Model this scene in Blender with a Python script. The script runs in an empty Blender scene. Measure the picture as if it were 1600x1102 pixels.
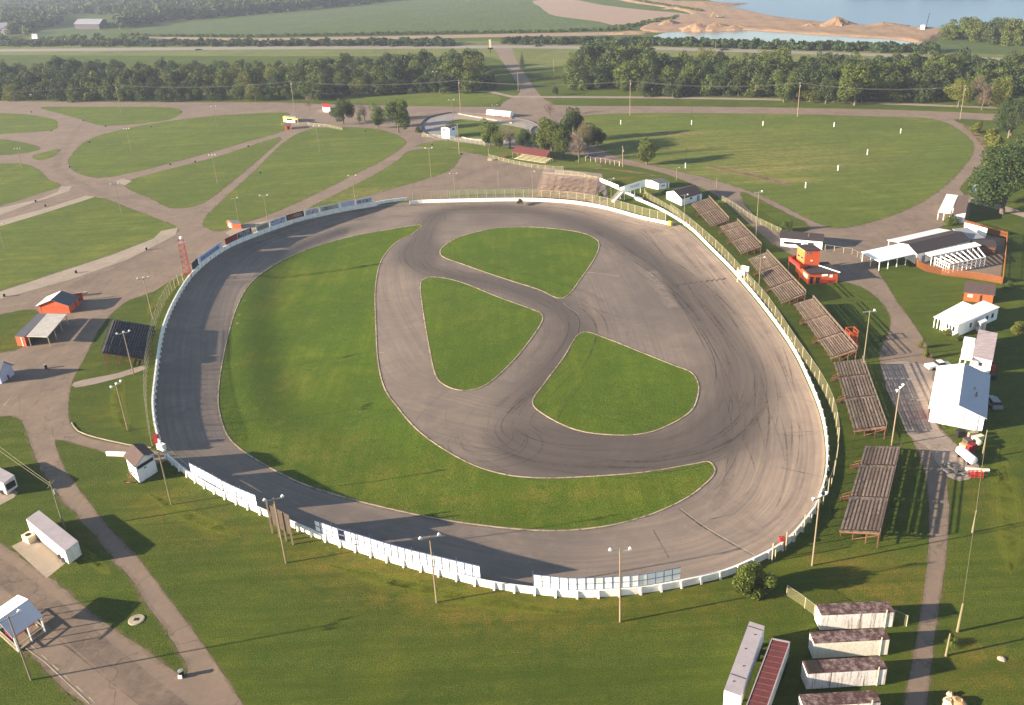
import bpy, math, random
import numpy as np
from mathutils import Vector, Matrix
from mathutils.geometry import delaunay_2d_cdt
random.seed(7); RNG = np.random.default_rng(7)
R = math.radians
scene = bpy.context.scene
COL = scene.collection

# ---------------------------------------------------------------- camera
CAM_H, FPX = 85.0, 1400.0
PITCH, ROLL = R(24.7), R(-3.2)
_Rt = Vector((1, 0, 0)); _Up = Vector((0, math.sin(PITCH), math.cos(PITCH))); _Fw = Vector((0, math.cos(PITCH), -math.sin(PITCH)))
cX = math.cos(ROLL)*_Rt + math.sin(ROLL)*_Up
cY = -math.sin(ROLL)*_Rt + math.cos(ROLL)*_Up
cam = bpy.data.cameras.new('camera'); camo = bpy.data.objects.new('camera', cam); COL.objects.link(camo)
M4 = Matrix((cX, cY, -_Fw)).transposed().to_4x4(); M4.translation = (0, 0, CAM_H)
camo.matrix_world = M4
cam.sensor_width = 36; cam.lens = FPX/1600*36; cam.clip_start = 1; cam.clip_end = 20000
scene.camera = camo

# ---------------------------------------------------------------- light
SUN_EL, SUN_AZ = 15.0, 11.0          # direction the light travels, counted from +X
world = bpy.data.worlds.new('World'); scene.world = world; world.use_nodes = True
wn = world.node_tree.nodes; wl = world.node_tree.links
bg = wn['Background']; sky = wn.new('ShaderNodeTexSky'); sky.sky_type = 'NISHITA'; sky.sun_disc = False
sky.sun_elevation = R(SUN_EL); sky.sun_rotation = R(270-SUN_AZ); sky.altitude = 200
sky.air_density = 1.0; sky.dust_density = .6
wl.new(sky.outputs[0], bg.inputs[0]); bg.inputs[1].default_value = 0.068
sun = bpy.data.lights.new('sun', 'SUN'); sun.energy = 5.0; sun.angle = R(0.6); sun.color = (1, .855, .67)
suno = bpy.data.objects.new('sun', sun); COL.objects.link(suno)
ld = Vector((math.cos(R(SUN_AZ))*math.cos(R(SUN_EL)), math.sin(R(SUN_AZ))*math.cos(R(SUN_EL)), -math.sin(R(SUN_EL))))
suno.rotation_euler = ld.to_track_quat('-Z', 'Y').to_euler()
scene.view_settings.view_transform = 'Standard'; scene.view_settings.look = 'None'
scene.view_settings.exposure = 1.95; scene.view_settings.gamma = 1

# ---------------------------------------------------------------- helpers
def G(px, py, z=0.0):
    """world point at height z that the photograph shows at (px, py)"""
    x = (px-800)/FPX; y = (551-py)/FPX
    r = cX*x + cY*y + _Fw
    t = (z-CAM_H)/r.z
    return Vector((r.x*t, r.y*t, z))
def PROJ(p):
    d = Vector(p) - Vector((0, 0, CAM_H)); w = d.dot(_Fw)
    return (800+FPX*d.dot(cX)/w, 551-FPX*d.dot(cY)/w)
def height_at(base, top_py):
    lo, hi = 0.0, 60.0
    for _ in range(40):
        m = (lo+hi)/2
        if PROJ(base+Vector((0, 0, m)))[1] > top_py: lo = m
        else: hi = m
    return lo
def pts(s):
    return [tuple(float(v) for v in q.split(',')) for q in s.split()]
def W(s, z=0.0):
    return [G(a, b, z) for a, b in (pts(s) if isinstance(s, str) else s)]
def smooth(P, closed=True, n=5):
    out = []; N = len(P)
    rng_ = range(N) if closed else range(N-1)
    for i in rng_:
        if closed: a, b, c, d = P[(i-1) % N], P[i], P[(i+1) % N], P[(i+2) % N]
        else: a, b, c, d = P[max(i-1, 0)], P[i], P[i+1], P[min(i+2, N-1)]
        for k in range(n):
            t = k/n
            out.append(0.5*((2*b)+(c-a)*t+(2*a-5*b+4*c-d)*t*t+(3*b-a-3*c+d)*t*t*t))
    if not closed: out.append(P[-1].copy())
    return out
def resample(P, step):
    """walk a polyline, returns list of (point, tangent)"""
    out = []; carry = 0.0
    for a, b in zip(P[:-1], P[1:]):
        L = (b-a).length
        if L < 1e-6: continue
        t = (b-a)/L; s = carry
        while s < L: out.append((a+t*s, t)); s += step
        carry = s-L
    return out
def perp(t): return Vector((-t.y, t.x, 0)).normalized()

class MB:
    def __init__(s): s.v = []; s.f = []; s.c = []; s.cur = 1.0
    def poly(s, P):
        n = len(s.v); s.v += [tuple(p) for p in P]; s.f.append(tuple(range(n, n+len(P)))); s.c.append(s.cur); return s
    def hexa(s, a):
        """8 corners: bottom 4 ccw then top 4"""
        n = len(s.v); s.v += [tuple(p) for p in a]
        for q in ((3, 2, 1, 0), (4, 5, 6, 7), (0, 1, 5, 4), (1, 2, 6, 5), (2, 3, 7, 6), (3, 0, 4, 7)):
            s.f.append(tuple(n+k for k in q)); s.c.append(s.cur)
        return s
    def box(s, x0, x1, y0, y1, z0, z1):
        return s.hexa([(x0, y0, z0), (x1, y0, z0), (x1, y1, z0), (x0, y1, z0), (x0, y0, z1), (x1, y0, z1), (x1, y1, z1), (x0, y1, z1)])
    def slab(s, P, th):
        n = len(s.v); k = len(P)
        s.v += [tuple(p) for p in P] + [(p[0], p[1], p[2]+th) for p in P]
        s.f.append(tuple(reversed(range(n, n+k)))); s.f.append(tuple(range(n+k, n+2*k)))
        for i in range(k): s.f.append((n+i, n+(i+1) % k, n+k+(i+1) % k, n+k+i))
        s.c += [s.cur]*(k+2); return s
    def bar(s, p, q, w, h=None):
        """square bar from p to q"""
        h = h or w; p = Vector(p); q = Vector(q); d = (q-p).normalized()
        up = Vector((0, 0, 1)) if abs(d.z) < .95 else Vector((1, 0, 0))
        a = d.cross(up).normalized()*w/2; b = a.cross(d).normalized()*h/2
        return s.hexa([p-a-b, p+a-b, q+a-b, q-a-b, p-a+b, p+a+b, q+a+b, q-a+b])
    def tube(s, p, q, r0, r1=None, n=8, caps=True):
        r1 = r0 if r1 is None else r1; p = Vector(p); q = Vector(q); d = (q-p).normalized()
        up = Vector((0, 0, 1)) if abs(d.z) < .9 else Vector((1, 0, 0))
        a = d.cross(up).normalized(); b = d.cross(a); k = len(s.v)
        for c, r in ((p, r0), (q, r1)):
            for i in range(n):
                t = 2*math.pi*i/n; s.v.append(tuple(c+a*math.cos(t)*r+b*math.sin(t)*r))
        for i in range(n): s.f.append((k+i, k+(i+1) % n, k+n+(i+1) % n, k+n+i)); s.c.append(s.cur)
        if caps: s.f.append(tuple(range(k+n, k+2*n))); s.f.append(tuple(reversed(range(k, k+n)))); s.c += [s.cur]*2
        return s
    def lathe(s, c, prof, n=12):
        k = len(s.v); c = Vector(c)
        for r, z in prof:
            for i in range(n): t = 2*math.pi*i/n; s.v.append((c.x+r*math.cos(t), c.y+r*math.sin(t), c.z+z))
        for j in range(len(prof)-1):
            for i in range(n):
                s.f.append((k+j*n+i, k+j*n+(i+1) % n, k+(j+1)*n+(i+1) % n, k+(j+1)*n+i)); s.c.append(s.cur)
        s.f.append(tuple(reversed(range(k, k+n)))); s.f.append(tuple(range(k+(len(prof)-1)*n, k+len(prof)*n))); s.c += [s.cur]*2
        return s
    def build(s, name, m, parent=None, world=False, tone=False):
        me = bpy.data.meshes.new(name)
        v = s.v
        if world and parent is not None:
            o = parent.location; v = [(a-o[0], b-o[1], c-o[2]) for a, b, c in v]
        me.from_pydata([tuple(x) for x in v], [], s.f); me.update()
        if tone:
            at = me.attributes.new('tone', 'FLOAT', 'FACE'); at.data.foreach_set('value', s.c)
        me.materials.append(m)
        ob = bpy.data.objects.new(name, me); COL.objects.link(ob)
        if parent is not None: ob.parent = parent
        return ob
def tag(o, label=None, cat=None, group=None, kind=None):
    if label: o['label'] = label
    if cat: o['category'] = cat
    if group: o['group'] = group
    if kind: o['kind'] = kind
    return o
def thing(name, label, cat, loc=(0, 0, 0), group=None, rz=0.0):
    o = bpy.data.objects.new(name, None); COL.objects.link(o); o.location = loc; o.rotation_euler = (0, 0, rz)
    o.empty_display_size = .3
    return tag(o, label, cat, group)
def dup(root, loc, rz=0.0, sc=(1, 1, 1), label=None, group=None, mats=None):
    r = root.copy(); COL.objects.link(r); r.location = loc; r.rotation_euler = (0, 0, rz); r.scale = sc
    if label: r['label'] = label
    if group: r['group'] = group
    for ch in root.children:
        c = ch.copy(); COL.objects.link(c); c.parent = r
        for g in ch.children:
            d = g.copy(); COL.objects.link(d); d.parent = c
    return r
def struct(o): o['kind'] = 'structure'; return o

# ---------------------------------------------------------------- materials
class NT:
    def __init__(s, name):
        s.m = bpy.data.materials.new(name); s.m.use_nodes = True; s.t = s.m.node_tree; s.N = s.t.nodes; s.L = s.t.links
        s.b = s.N['Principled BSDF']; s.out = s.N['Material Output']
        s.b.inputs['Specular IOR Level'].default_value = .25
    def node(s, kind, **kw):
        n = s.N.new(kind)
        for k, v in kw.items(): setattr(n, k, v)
        return n
    def pos(s, world=True):
        if world: return s.node('ShaderNodeNewGeometry').outputs['Position']
        a = s.node('ShaderNodeVectorMath', operation='ADD'); s.L.new(s.node('ShaderNodeTexCoord').outputs['Object'], a.inputs[0])
        m = s.node('ShaderNodeMath', operation='MULTIPLY'); s.L.new(s.node('ShaderNodeObjectInfo').outputs['Random'], m.inputs[0]); m.inputs[1].default_value = 90
        s.L.new(m.outputs[0], a.inputs[1]); return a.outputs[0]
    def mapping(s, v, scale=(1, 1, 1), rot=(0, 0, 0)):
        n = s.node('ShaderNodeMapping'); s.L.new(v, n.inputs[0]); n.inputs['Scale'].default_value = scale; n.inputs['Rotation'].default_value = rot; return n.outputs[0]
    def noise(s, v, scale, detail=3, rough=.55, dist=0):
        n = s.node('ShaderNodeTexNoise'); s.L.new(v, n.inputs['Vector']); n.inputs['Scale'].default_value = scale
        n.inputs['Detail'].default_value = detail; n.inputs['Roughness'].default_value = rough; n.inputs['Distortion'].default_value = dist
        return n.outputs['Fac']
    def rng(s, v, a, b, c=0., d=1.):
        n = s.node('ShaderNodeMapRange'); s.L.new(v, n.inputs[0])
        for i, x in enumerate((a, b, c, d)): n.inputs[i+1].default_value = x
        return n.outputs[0]
    def mix(s, f, a, b, mode='MIX'):
        n = s.node('ShaderNodeMix', data_type='RGBA', blend_type=mode)
        if isinstance(f, (int, float)): n.inputs[0].default_value = f
        else: s.L.new(f, n.inputs[0])
        for i, x in ((6, a), (7, b)):
            if isinstance(x, (tuple, list)): n.inputs[i].default_value = (*x[:3], 1)
            else: s.L.new(x, n.inputs[i])
        return n.outputs[2]
    def math(s, op, a, b=None):
        n = s.node('ShaderNodeMath', operation=op)
        for i, x in enumerate((a, b)):
            if x is None: continue
            if isinstance(x, (int, float)): n.inputs[i].default_value = x
            else: s.L.new(x, n.inputs[i])
        return n.outputs[0]
    def attr(s, name):
        return s.node('ShaderNodeAttribute', attribute_name=name).outputs['Fac']
    def bump(s, h, strength=.4, dist=.1):
        n = s.node('ShaderNodeBump'); s.L.new(h, n.inputs['Height']); n.inputs['Strength'].default_value = strength; n.inputs['Distance'].default_value = dist
        s.L.new(n.outputs[0], s.b.inputs['Normal'])
    def fin(s, col, rough=.9, metal=0.):
        if isinstance(col, (tuple, list)): s.b.inputs['Base Color'].default_value = (*col[:3], 1)
        else: s.L.new(col, s.b.inputs['Base Color'])
        s.b.inputs['Roughness'].default_value = rough; s.b.inputs['Metallic'].default_value = metal
        return s.m
def plain(name, c1, c2=None, scale=1.5, rough=.8, metal=0., streak=None, world=False):
    """painted or weathered surface: two tones broken up by noise at two scales"""
    t = NT(name); c2 = c2 or tuple(x*.78 for x in c1)
    p = t.pos(world)
    if streak: p = t.mapping(p, streak)
    n = t.noise(p, scale, 4, .6); n2 = t.noise(p, scale*7, 2, .6)
    f = t.rng(t.math('ADD', n, t.math('MULTIPLY', n2, .35)), .45, .95)
    return t.fin(t.mix(f, c1, c2), rough, metal)

def grass_mat(name, a, b, dry, dry_amt=.0, streak=None):
    t = NT(name); p = t.pos()
    big = t.noise(p, .018, 4, .6, .6); mid = t.noise(p, .11, 4, .62, .4); fine = t.noise(p, 1.1, 4, .7); tiny = t.noise(p, 5.0, 3, .75)
    c = t.mix(t.rng(mid, .36, .62), a, b)
    c = t.mix(t.rng(big, .42, .62, 0, .7), c, tuple(x*.72 for x in b))
    yl = t.noise(p, .045, 5, .7, .8); c = t.mix(t.rng(yl, .50, .68, 0, .75), c, (a[0]*1.65, a[1]*1.22, a[2]*1.2))
    tuft = t.noise(p, .55, 5, .8); c = t.mix(t.rng(tuft, .50, .66, 0, .6), c, (b[0]*.55, b[1]*.62, b[2]*.6))
    d = t.attr('dry')
    dn = t.math('MULTIPLY', t.rng(t.noise(p, .35, 5, .75), .33, .60), t.math('ADD', d, dry_amt))
    c = t.mix(t.math('MINIMUM', dn, .92), c, dry)
    c = t.mix(t.rng(fine, .3, .7, 0, .55), c, t.mix(.5, c, (.22, .24, .03)))
    c = t.mix(t.rng(tiny, .38, .60, .68, 0), c, (.010, .022, .005))
    if streak:
        sn = t.noise(t.mapping(p, streak), 1.0, 3, .6)
        c = t.mix(t.rng(sn, .42, .62, 0, .55), c, tuple(x*.55 for x in a))
    w = t.noise(p, 3.6, 5, .85)
    t.bump(w, 1.0, .32)
    m = t.fin(c, .95); t.b.inputs['Specular IOR Level'].default_value = .1
    return m
GR = grass_mat('lawn_grass', (.070, .112, .006), (.038, .082, .005), (.20, .14, .02), .2, (.03, .4, 1))
GRF = grass_mat('infield_grass', (.098, .166, .005), (.050, .120, .004), (.18, .16, .02), .2, (.45, .03, 1))
GRL = grass_mat('field_grass', (.114, .168, .018), (.072, .126, .014), (.38, .27, .11), .2, (.02, .30, 1))
GRY = grass_mat('verge_grass', (.17, .19, .055), (.12, .15, .04), (.26, .23, .09), .3)
CROP = grass_mat('crop_grass', (.085, .130, .045), (.065, .108, .036), (.13, .15, .06), .15, (.25, .012, 1))

def pave_mat(name, a, b, dark, patch=0.0):
    t = NT(name); p = t.pos()
    mid = t.noise(p, .12, 4, .6, .5); fine = t.noise(p, 1.3, 4, .7); tiny = t.noise(p, 9, 2, .7)
    c = t.mix(t.rng(mid, .34, .66), a, b)
    c = t.mix(t.rng(fine, .35, .75, 0, .35), c, dark)
    lane = t.noise(t.mapping(p, (.7, .05, 1), (0, 0, .5)), 1, 3, .6)
    c = t.mix(t.rng(lane, .5, .72, 0, .3), c, dark)
    c = t.mix(t.rng(tiny, .3, .7, .28, 0), c, tuple(x*.55 for x in a))
    # tar-sealed cracks
    v = t.node('ShaderNodeTexVoronoi', feature='DISTANCE_TO_EDGE'); v.inputs['Scale'].default_value = .07
    wp = t.node('ShaderNodeVectorMath', operation='ADD')
    nz = t.node('ShaderNodeTexNoise'); t.L.new(p, nz.inputs['Vector']); nz.inputs['Scale'].default_value = .25
    sc = t.node('ShaderNodeVectorMath', operation='SCALE'); t.L.new(nz.outputs['Color'], sc.inputs[0]); sc.inputs['Scale'].default_value = 7
    t.L.new(p, wp.inputs[0]); t.L.new(sc.outputs[0], wp.inputs[1]); t.L.new(wp.outputs[0], v.inputs['Vector'])
    c = t.mix(t.rng(v.outputs['Distance'], .0, .010, .55, 0), c, tuple(x*.4 for x in dark))
    b2 = t.noise(p, .3, 6, .8, .5); c = t.mix(t.rng(b2, .52, .70, 0, .4), c, tuple(x*1.25 for x in a)); b3 = t.noise(p, .05, 5, .7, 1.); c = t.mix(t.rng(b3, .5, .64, 0, .4), c, dark)
    t.bump(tiny, .25, .05)
    return t.fin(c, .9)
PAVE = pave_mat('worn_asphalt', (.225, .160, .112), (.178, .127, .092), (.112, .082, .064))
GRAVEL = pave_mat('gravel', (.30, .235, .19), (.24, .185, .15), (.17, .13, .105))
CONC = pave_mat('concrete', (.34, .27, .20), (.28, .225, .17), (.20, .16, .125))
SOIL = pave_mat('bare_soil', (.30, .20, .135), (.25, .165, .115), (.19, .13, .09))
SAND = pave_mat('sand', (.30, .18, .098), (.23, .14, .08), (.15, .095, .055))

def track_mat():
    t = NT('race_asphalt'); p = t.pos()
    sep = t.node('ShaderNodeSeparateXYZ'); t.L.new(p, sep.inputs[0])
    def streaks(an, fx, sc):
        cb = t.node('ShaderNodeCombineXYZ'); t.L.new(t.math('MULTIPLY', t.attr(an), fx), cb.inputs[0])
        t.L.new(t.math('MULTIPLY', sep.outputs[0], .018), cb.inputs[1]); t.L.new(t.math('MULTIPLY', sep.outputs[1], .018), cb.inputs[2])
        return t.noise(cb.outputs[0], sc, 4, .65)
    s1 = streaks('dwall', 1.1, 1.0); s2 = streaks('dfig', 1.0, 1.0); s3 = streaks('dwall', 3.5, 1.0)
    mid = t.noise(p, .07, 4, .62, .6); fine = t.noise(p, 1.8, 4, .75); tiny = t.noise(p, 8, 2, .7)
    base = t.mix(t.rng(mid, .35, .65), (.250, .187, .134), (.175, .132, .098))
    base = t.mix(t.math('MULTIPLY', t.attr('pale'), t.rng(mid, .2, .7, .75, 1.)), base, (.325, .24, .175))
    base = t.mix(t.rng(s1, .40, .62, 0, .62), base, (.145, .115, .103))
    base = t.mix(t.rng(s3, .45, .65, 0, .5), base, (.12, .094, .086))
    blot = t.noise(p, .035, 6, .75, 1.2); base = t.mix(t.rng(blot, .46, .64, 0, .5), base, (.125, .096, .078))
    b2 = t.noise(p, .22, 6, .8, .5); base = t.mix(t.rng(b2, .50, .68, 0, .38), base, (.28, .215, .165))
    rub = t.math('MULTIPLY', t.attr('rubber'), t.rng(s2, .25, .7, 1.0, .78))
    base = t.mix(rub, base, (.060, .047, .040))
    base = t.mix(t.rng(fine, .35, .75, 0, .28), base, (.12, .10, .09))
    base = t.mix(t.rng(tiny, .3, .65, .22, 0), base, (.08, .065, .06))
    t.bump(fine, .2, .04)
    return t.fin(base, .82)
TRK = track_mat()

WHITE = plain('white_paint', (.88, .87, .84), (.80, .78, .74), .8)
WHITE2 = plain('stained_white_siding', (.72, .68, .62), (.40, .34, .28), 1.4, streak=(1, 1, .25))
WALLW = plain('whitewashed_concrete', (.84, .81, .75), (.62, .56, .50), .9)
CREAM = plain('cream_paint', (.66, .58, .40), (.50, .42, .28))
YELLOW = plain('yellow_paint', (.80, .55, .04))
ORANGE = plain('orange_paint', (.50, .085, .022), (.38, .06, .02), 1.2)
REDP = plain('red_paint', (.40, .025, .022), (.28, .02, .018))
MAROON = plain('maroon_board', (.20, .012, .012), (.15, .012, .012))
BLACK = plain('black_paint', (.018, .018, .02))
GREYM = plain('grey_metal', (.36, .35, .35), (.26, .25, .25), .6, .5, .3)
SHADEDM = plain('shaded_metal_roof', (.36, .375, .42), (.30, .31, .35), .35, .6, .05)  # right-hand roof slopes: shade and sky reflection put into the colour
PINKM = plain('pale_metal_roof', (.74, .65, .62), (.66, .57, .54), .35, .6, .1)
LAVM = plain('pale_grey_trailer_roof', (.36, .31, .31), (.28, .24, .25), .5, .6)
SHING = plain('dark_shingles', (.045, .034, .036), (.03, .023, .025), 2.5, .95)
SHINGB = plain('brown_shingles', (.10, .066, .056), (.065, .044, .04), 2.0, .95)
REDRF = plain('faded_red_roof', (.17, .045, .04), (.12, .035, .032), 1.2)
SLATE = plain('grey_roof_felt', (.10, .10, .115), (.075, .075, .085), 1.2)
GLASS = plain('dark_window', (.02, .022, .028), (.012, .014, .018), 1, .15)
DARK = plain('dark_opening', (.015, .013, .013), (.01, .01, .01), 1)
POLE = plain('weathered_pole_wood', (.27, .20, .13), (.18, .13, .085), 1.5, streak=(3, 3, .3))
POLEY = plain('yellowish_pole', (.20, .175, .095), (.14, .12, .065), 1.5, streak=(3, 3, .3))
FPOST = plain('pale_fence_post', (.42, .36, .23), (.32, .27, .17), 2)
GALV = plain('galvanised_steel', (.45, .43, .38), (.32, .30, .27), 2, .5, .5)
LAMPW = plain('white_lamp_shade', (.88, .88, .86), (.8, .8, .78), 3, .4)
WIRE = plain('cable', (.12, .115, .10), (.09, .085, .08), 3)
FENCEB = plain('brown_board_fence', (.31, .11, .034), (.22, .08, .028), 1.6, streak=(3, 3, .4))
KERB = plain('kerb_concrete', (.42, .35, .25), (.19, .15, .10), .35, world=True)
_t = NT('broken_kerb'); _p = _t.pos(); _c = _t.mix(_t.rng(_t.noise(_p, .12, 5, .7), .42, .6), (.42, .34, .23), (.26, .20, .13)); _c = _t.mix(_t.rng(_t.noise(_p, .7, 4, .75), .5, .6, 0, .85), _c, (.12, .10, .05)); KERBM = _t.fin(_c, .9)
BARK = plain('bark', (.12, .095, .07), (.07, .055, .042), 3)
CARK = plain('dark_car_paint', (.03, .03, .04), rough=.3)
CARW = plain('white_car_paint', (.75, .74, .72), rough=.35)
CARG = plain('grey_car_paint', (.22, .21, .21), rough=.3)
RUBBER = plain('tyre_rubber', (.02, .02, .02))
BLUEP = plain('blue_paint', (.05, .13, .42), (.04, .10, .32))
NAVY = plain('dark_blue_frame', (.13, .16, .26))
ROCKM = plain('pale_rock', (.5, .38, .27), (.36, .26, .18), 2)

def wood_mat(name, c1, c2, dirt):
    t = NT(name); p = t.pos(False)
    n = t.noise(p, 1.2, 4, .65); n2 = t.noise(p, 6, 3, .7)
    c = t.mix(t.attr('tone'), c1, c2)
    c = t.mix(t.rng(n, .45, .7, 0, .6), c, dirt)
    c = t.mix(t.rng(n2, .5, .8, 0, .5), c, tuple(x*.5 for x in dirt))
    return t.fin(c, .92)
PL_TAN = wood_mat('tan_planks', (.15, .10, .078), (.32, .235, .18), (.09, .06, .046))
FOOT = wood_mat('dark_footboards', (.045, .028, .022), (.075, .048, .036), (.03, .02, .016))
PL_BRN = wood_mat('brown_planks', (.095, .066, .055), (.235, .185, .155), (.06, .04, .033))
PL_DRK = wood_mat('dark_planks', (.045, .042, .045), (.115, .11, .11), (.03, .027, .028))
PL_TOP = wood_mat('light_planks', (.30, .20, .135), (.38, .265, .185), (.15, .09, .065))
PL_RED = wood_mat('reddish_timber', (.15, .065, .038), (.22, .10, .055), (.07, .03, .02))

def rusty_mat(name, base, rust, lo, hi, streak=(1, 1, 1), scale=1.3):
    t = NT(name); p = t.pos(False)
    n = t.noise(t.mapping(p, streak), scale, 7, .78, 0); n2 = t.noise(p, 5, 3, .7)
    c = t.mix(t.rng(n, lo, hi), base, rust)
    c = t.mix(t.rng(n2, .52, .75, 0, .55), c, tuple(x*.45 for x in rust))
    return t.fin(c, .85)
RUSTROOF = rusty_mat('rusted_trailer_roof', (.30, .22, .20), (.065, .030, .026), .34, .54, (1, 1, 1), 1.1)
RUSTSIDE = rusty_mat('rust_streaked_white_side', (.78, .72, .66), (.15, .085, .065), .50, .64, (1.5, 1.5, .10), 1.5)
REDSHEET = rusty_mat('red_brown_sheet_roof', (.13, .032, .03), (.09, .026, .024), .4, .65, (1, 1, 1), .9)
SMASHROOF = rusty_mat('dented_mauve_roof', (.36, .28, .275), (.52, .42, .40), .5, .62, (.5, 2, 1), .8)

def mesh_mat(name, col, cover):
    t = NT(name); t.fin(col, .6)
    tr = t.node('ShaderNodeBsdfTransparent'); mx = t.node('ShaderNodeMixShader'); mx.inputs[0].default_value = cover
    t.L.new(tr.outputs[0], mx.inputs[1]); t.L.new(t.b.outputs[0], mx.inputs[2]); t.L.new(mx.outputs[0], t.out.inputs[0])
    return t.m
CHAIN = mesh_mat('chain_link_mesh', (.27, .25, .13), .22)
CHAING = mesh_mat('green_screen_mesh', (.07, .12, .06), .55)

def mark_mat():
    t = NT('tyre_rubber_mark'); t.fin((.045, .036, .034), .8)
    p = t.pos(); n = t.noise(p, .8, 4, .7); n2 = t.noise(p, .15, 2, .6)
    f = t.math('MULTIPLY', t.math('MULTIPLY', t.attr('tone'), t.rng(n, .35, .6, .25, 1)), t.rng(n2, .35, .6, .3, 1))
    tr = t.node('ShaderNodeBsdfTransparent'); mx = t.node('ShaderNodeMixShader'); t.L.new(f, mx.inputs[0])
    t.L.new(tr.outputs[0], mx.inputs[1]); t.L.new(t.b.outputs[0], mx.inputs[2]); t.L.new(mx.outputs[0], t.out.inputs[0])
    return t.m
MARK = mark_mat()

def leaf_mat(name, a, b, c3, var=.5):
    t = NT(name); oi = t.node('ShaderNodeObjectInfo'); p = t.pos()
    n = t.noise(p, .35, 3, .6)
    c = t.mix(t.rng(n, .35, .65), a, b)
    c = t.mix(t.math('MULTIPLY', oi.outputs['Random'], var), c, c3)
    tn = t.attr('tone'); c = t.mix(t.rng(tn, 0, 1, .45, 0), c, tuple(x*.45 for x in a))
    t.fin(c, .7)
    tl = t.node('ShaderNodeBsdfTranslucent'); t.L.new(c, tl.inputs[0])
    mx = t.node('ShaderNodeMixShader'); mx.inputs[0].default_value = .28
    t.L.new(t.b.outputs[0], mx.inputs[1]); t.L.new(tl.outputs[0], mx.inputs[2]); t.L.new(mx.outputs[0], t.out.inputs[0])
    return t.m
LEAF = leaf_mat('leaves_green', (.10, .135, .020), (.042, .072, .015), (.14, .15, .025))
LEAFD = leaf_mat('leaves_dark', (.052, .082, .020), (.026, .050, .015), (.085, .10, .024))
LEAFY = leaf_mat('leaves_yellow_green', (.16, .16, .022), (.10, .12, .018), (.14, .15, .024))
LEAFM = leaf_mat('leaves_fresh', (.12, .155, .020), (.07, .10, .016), (.12, .14, .02))
LEAFB = leaf_mat('twigs_brown', (.22, .15, .10), (.15, .10, .075), (.26, .19, .13))

def blend_mat(name, col, lo, hi, amt, sc=.6):
    t = NT(name); t.fin(col, .9); p = t.pos(); f = t.math('MULTIPLY', t.math('MULTIPLY', t.attr('tone'), t.rng(t.noise(p, sc, 5, .75), lo, hi)), amt)
    tr = t.node('ShaderNodeBsdfTransparent'); mx = t.node('ShaderNodeMixShader'); t.L.new(f, mx.inputs[0])
    t.L.new(tr.outputs[0], mx.inputs[1]); t.L.new(t.b.outputs[0], mx.inputs[2]); t.L.new(mx.outputs[0], t.out.inputs[0]); return t.m
EDGE = blend_mat('worn_dirt_edge', (.20, .145, .085), .42, .62, .55, .5)
PATCH = blend_mat('faded_concrete_patch', (.33, .26, .21), .35, .62, .6, .8)

SOILB = blend_mat('bare_streak', (.34, .24, .115), .35, .6, .9, .25)
YELB = blend_mat('yellow_and_sunlit_grass', (.17, .19, .012), .3, .6, .85, .3)
DRKB = blend_mat('dark_grass_patch', (.022, .05, .004), .3, .6, .8, .2)
# ================================================================ ground, pavement, track
def dry_field(x, y):
    """brown / yellowed grass patches: (px, py, radius m, strength)"""
    v = np.zeros_like(x)
    for px, py, r, s, e in DRYB:
        g = G(px, py); dx = (x-g.x)/(r*e); dy = (y-g.y)/r
        v += s*np.exp(-(dx*dx+dy*dy))
    return np.clip(v, 0, 1)
DRYB = [(520, 870, 5, .8, 2), (630, 905, 5, .8, 2), (700, 930, 4, .9, 2.5), (850, 965, 4, .8, 3), (780, 945, 3, .7, 2), (255, 790, 4, .95, 1.3), (330, 830, 5, .5, 1.5),
        (1300, 880, 2.5, 1, 1.5), (1375, 900, 4, 1, 1.6), (1400, 920, 4, .8, 1.5), (1560, 800, 8, .8, .5), (1520, 1050, 5, .7, 1.5), (1545, 1020, 3, .6, 1),
        (1060, 209, 4, 1, 5), (1170, 268, 4, 1, 5), (1225, 282, 3, .9, 5), (1120, 262, 3, .5, 4), (1000, 255, 4, .6, 4), (1240, 250, 22, .5, 1.4), (1100, 225, 20, .35, 2),
        (880, 275, 4, .8, 4), (975, 280, 4, .9, 2), (600, 185, 8, .6, 4), (450, 600, 8, .8, .5), (500, 700, 6, .7, 1.5), (860, 770, 3, .9, 9), (640, 740, 5, .6, 3),
        (1080, 940, 4, .5, 3), (160, 650, 3, .5, 1), (150, 850, 3, .5, 1), (430, 470, 10, .55, .6), (480, 430, 8, .5, 2), (1270, 360, 4, .6, 2), (640, 300, 8, .8, 4), (120, 850, 3, .4, 1),
        (700, 815, 3, .5, 8), (390, 560, 6, .5, .4), (1530, 200, 8, .7, .6), (20, 540, 5, .6, 2), (130, 490, 3, .6, 2)]
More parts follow.
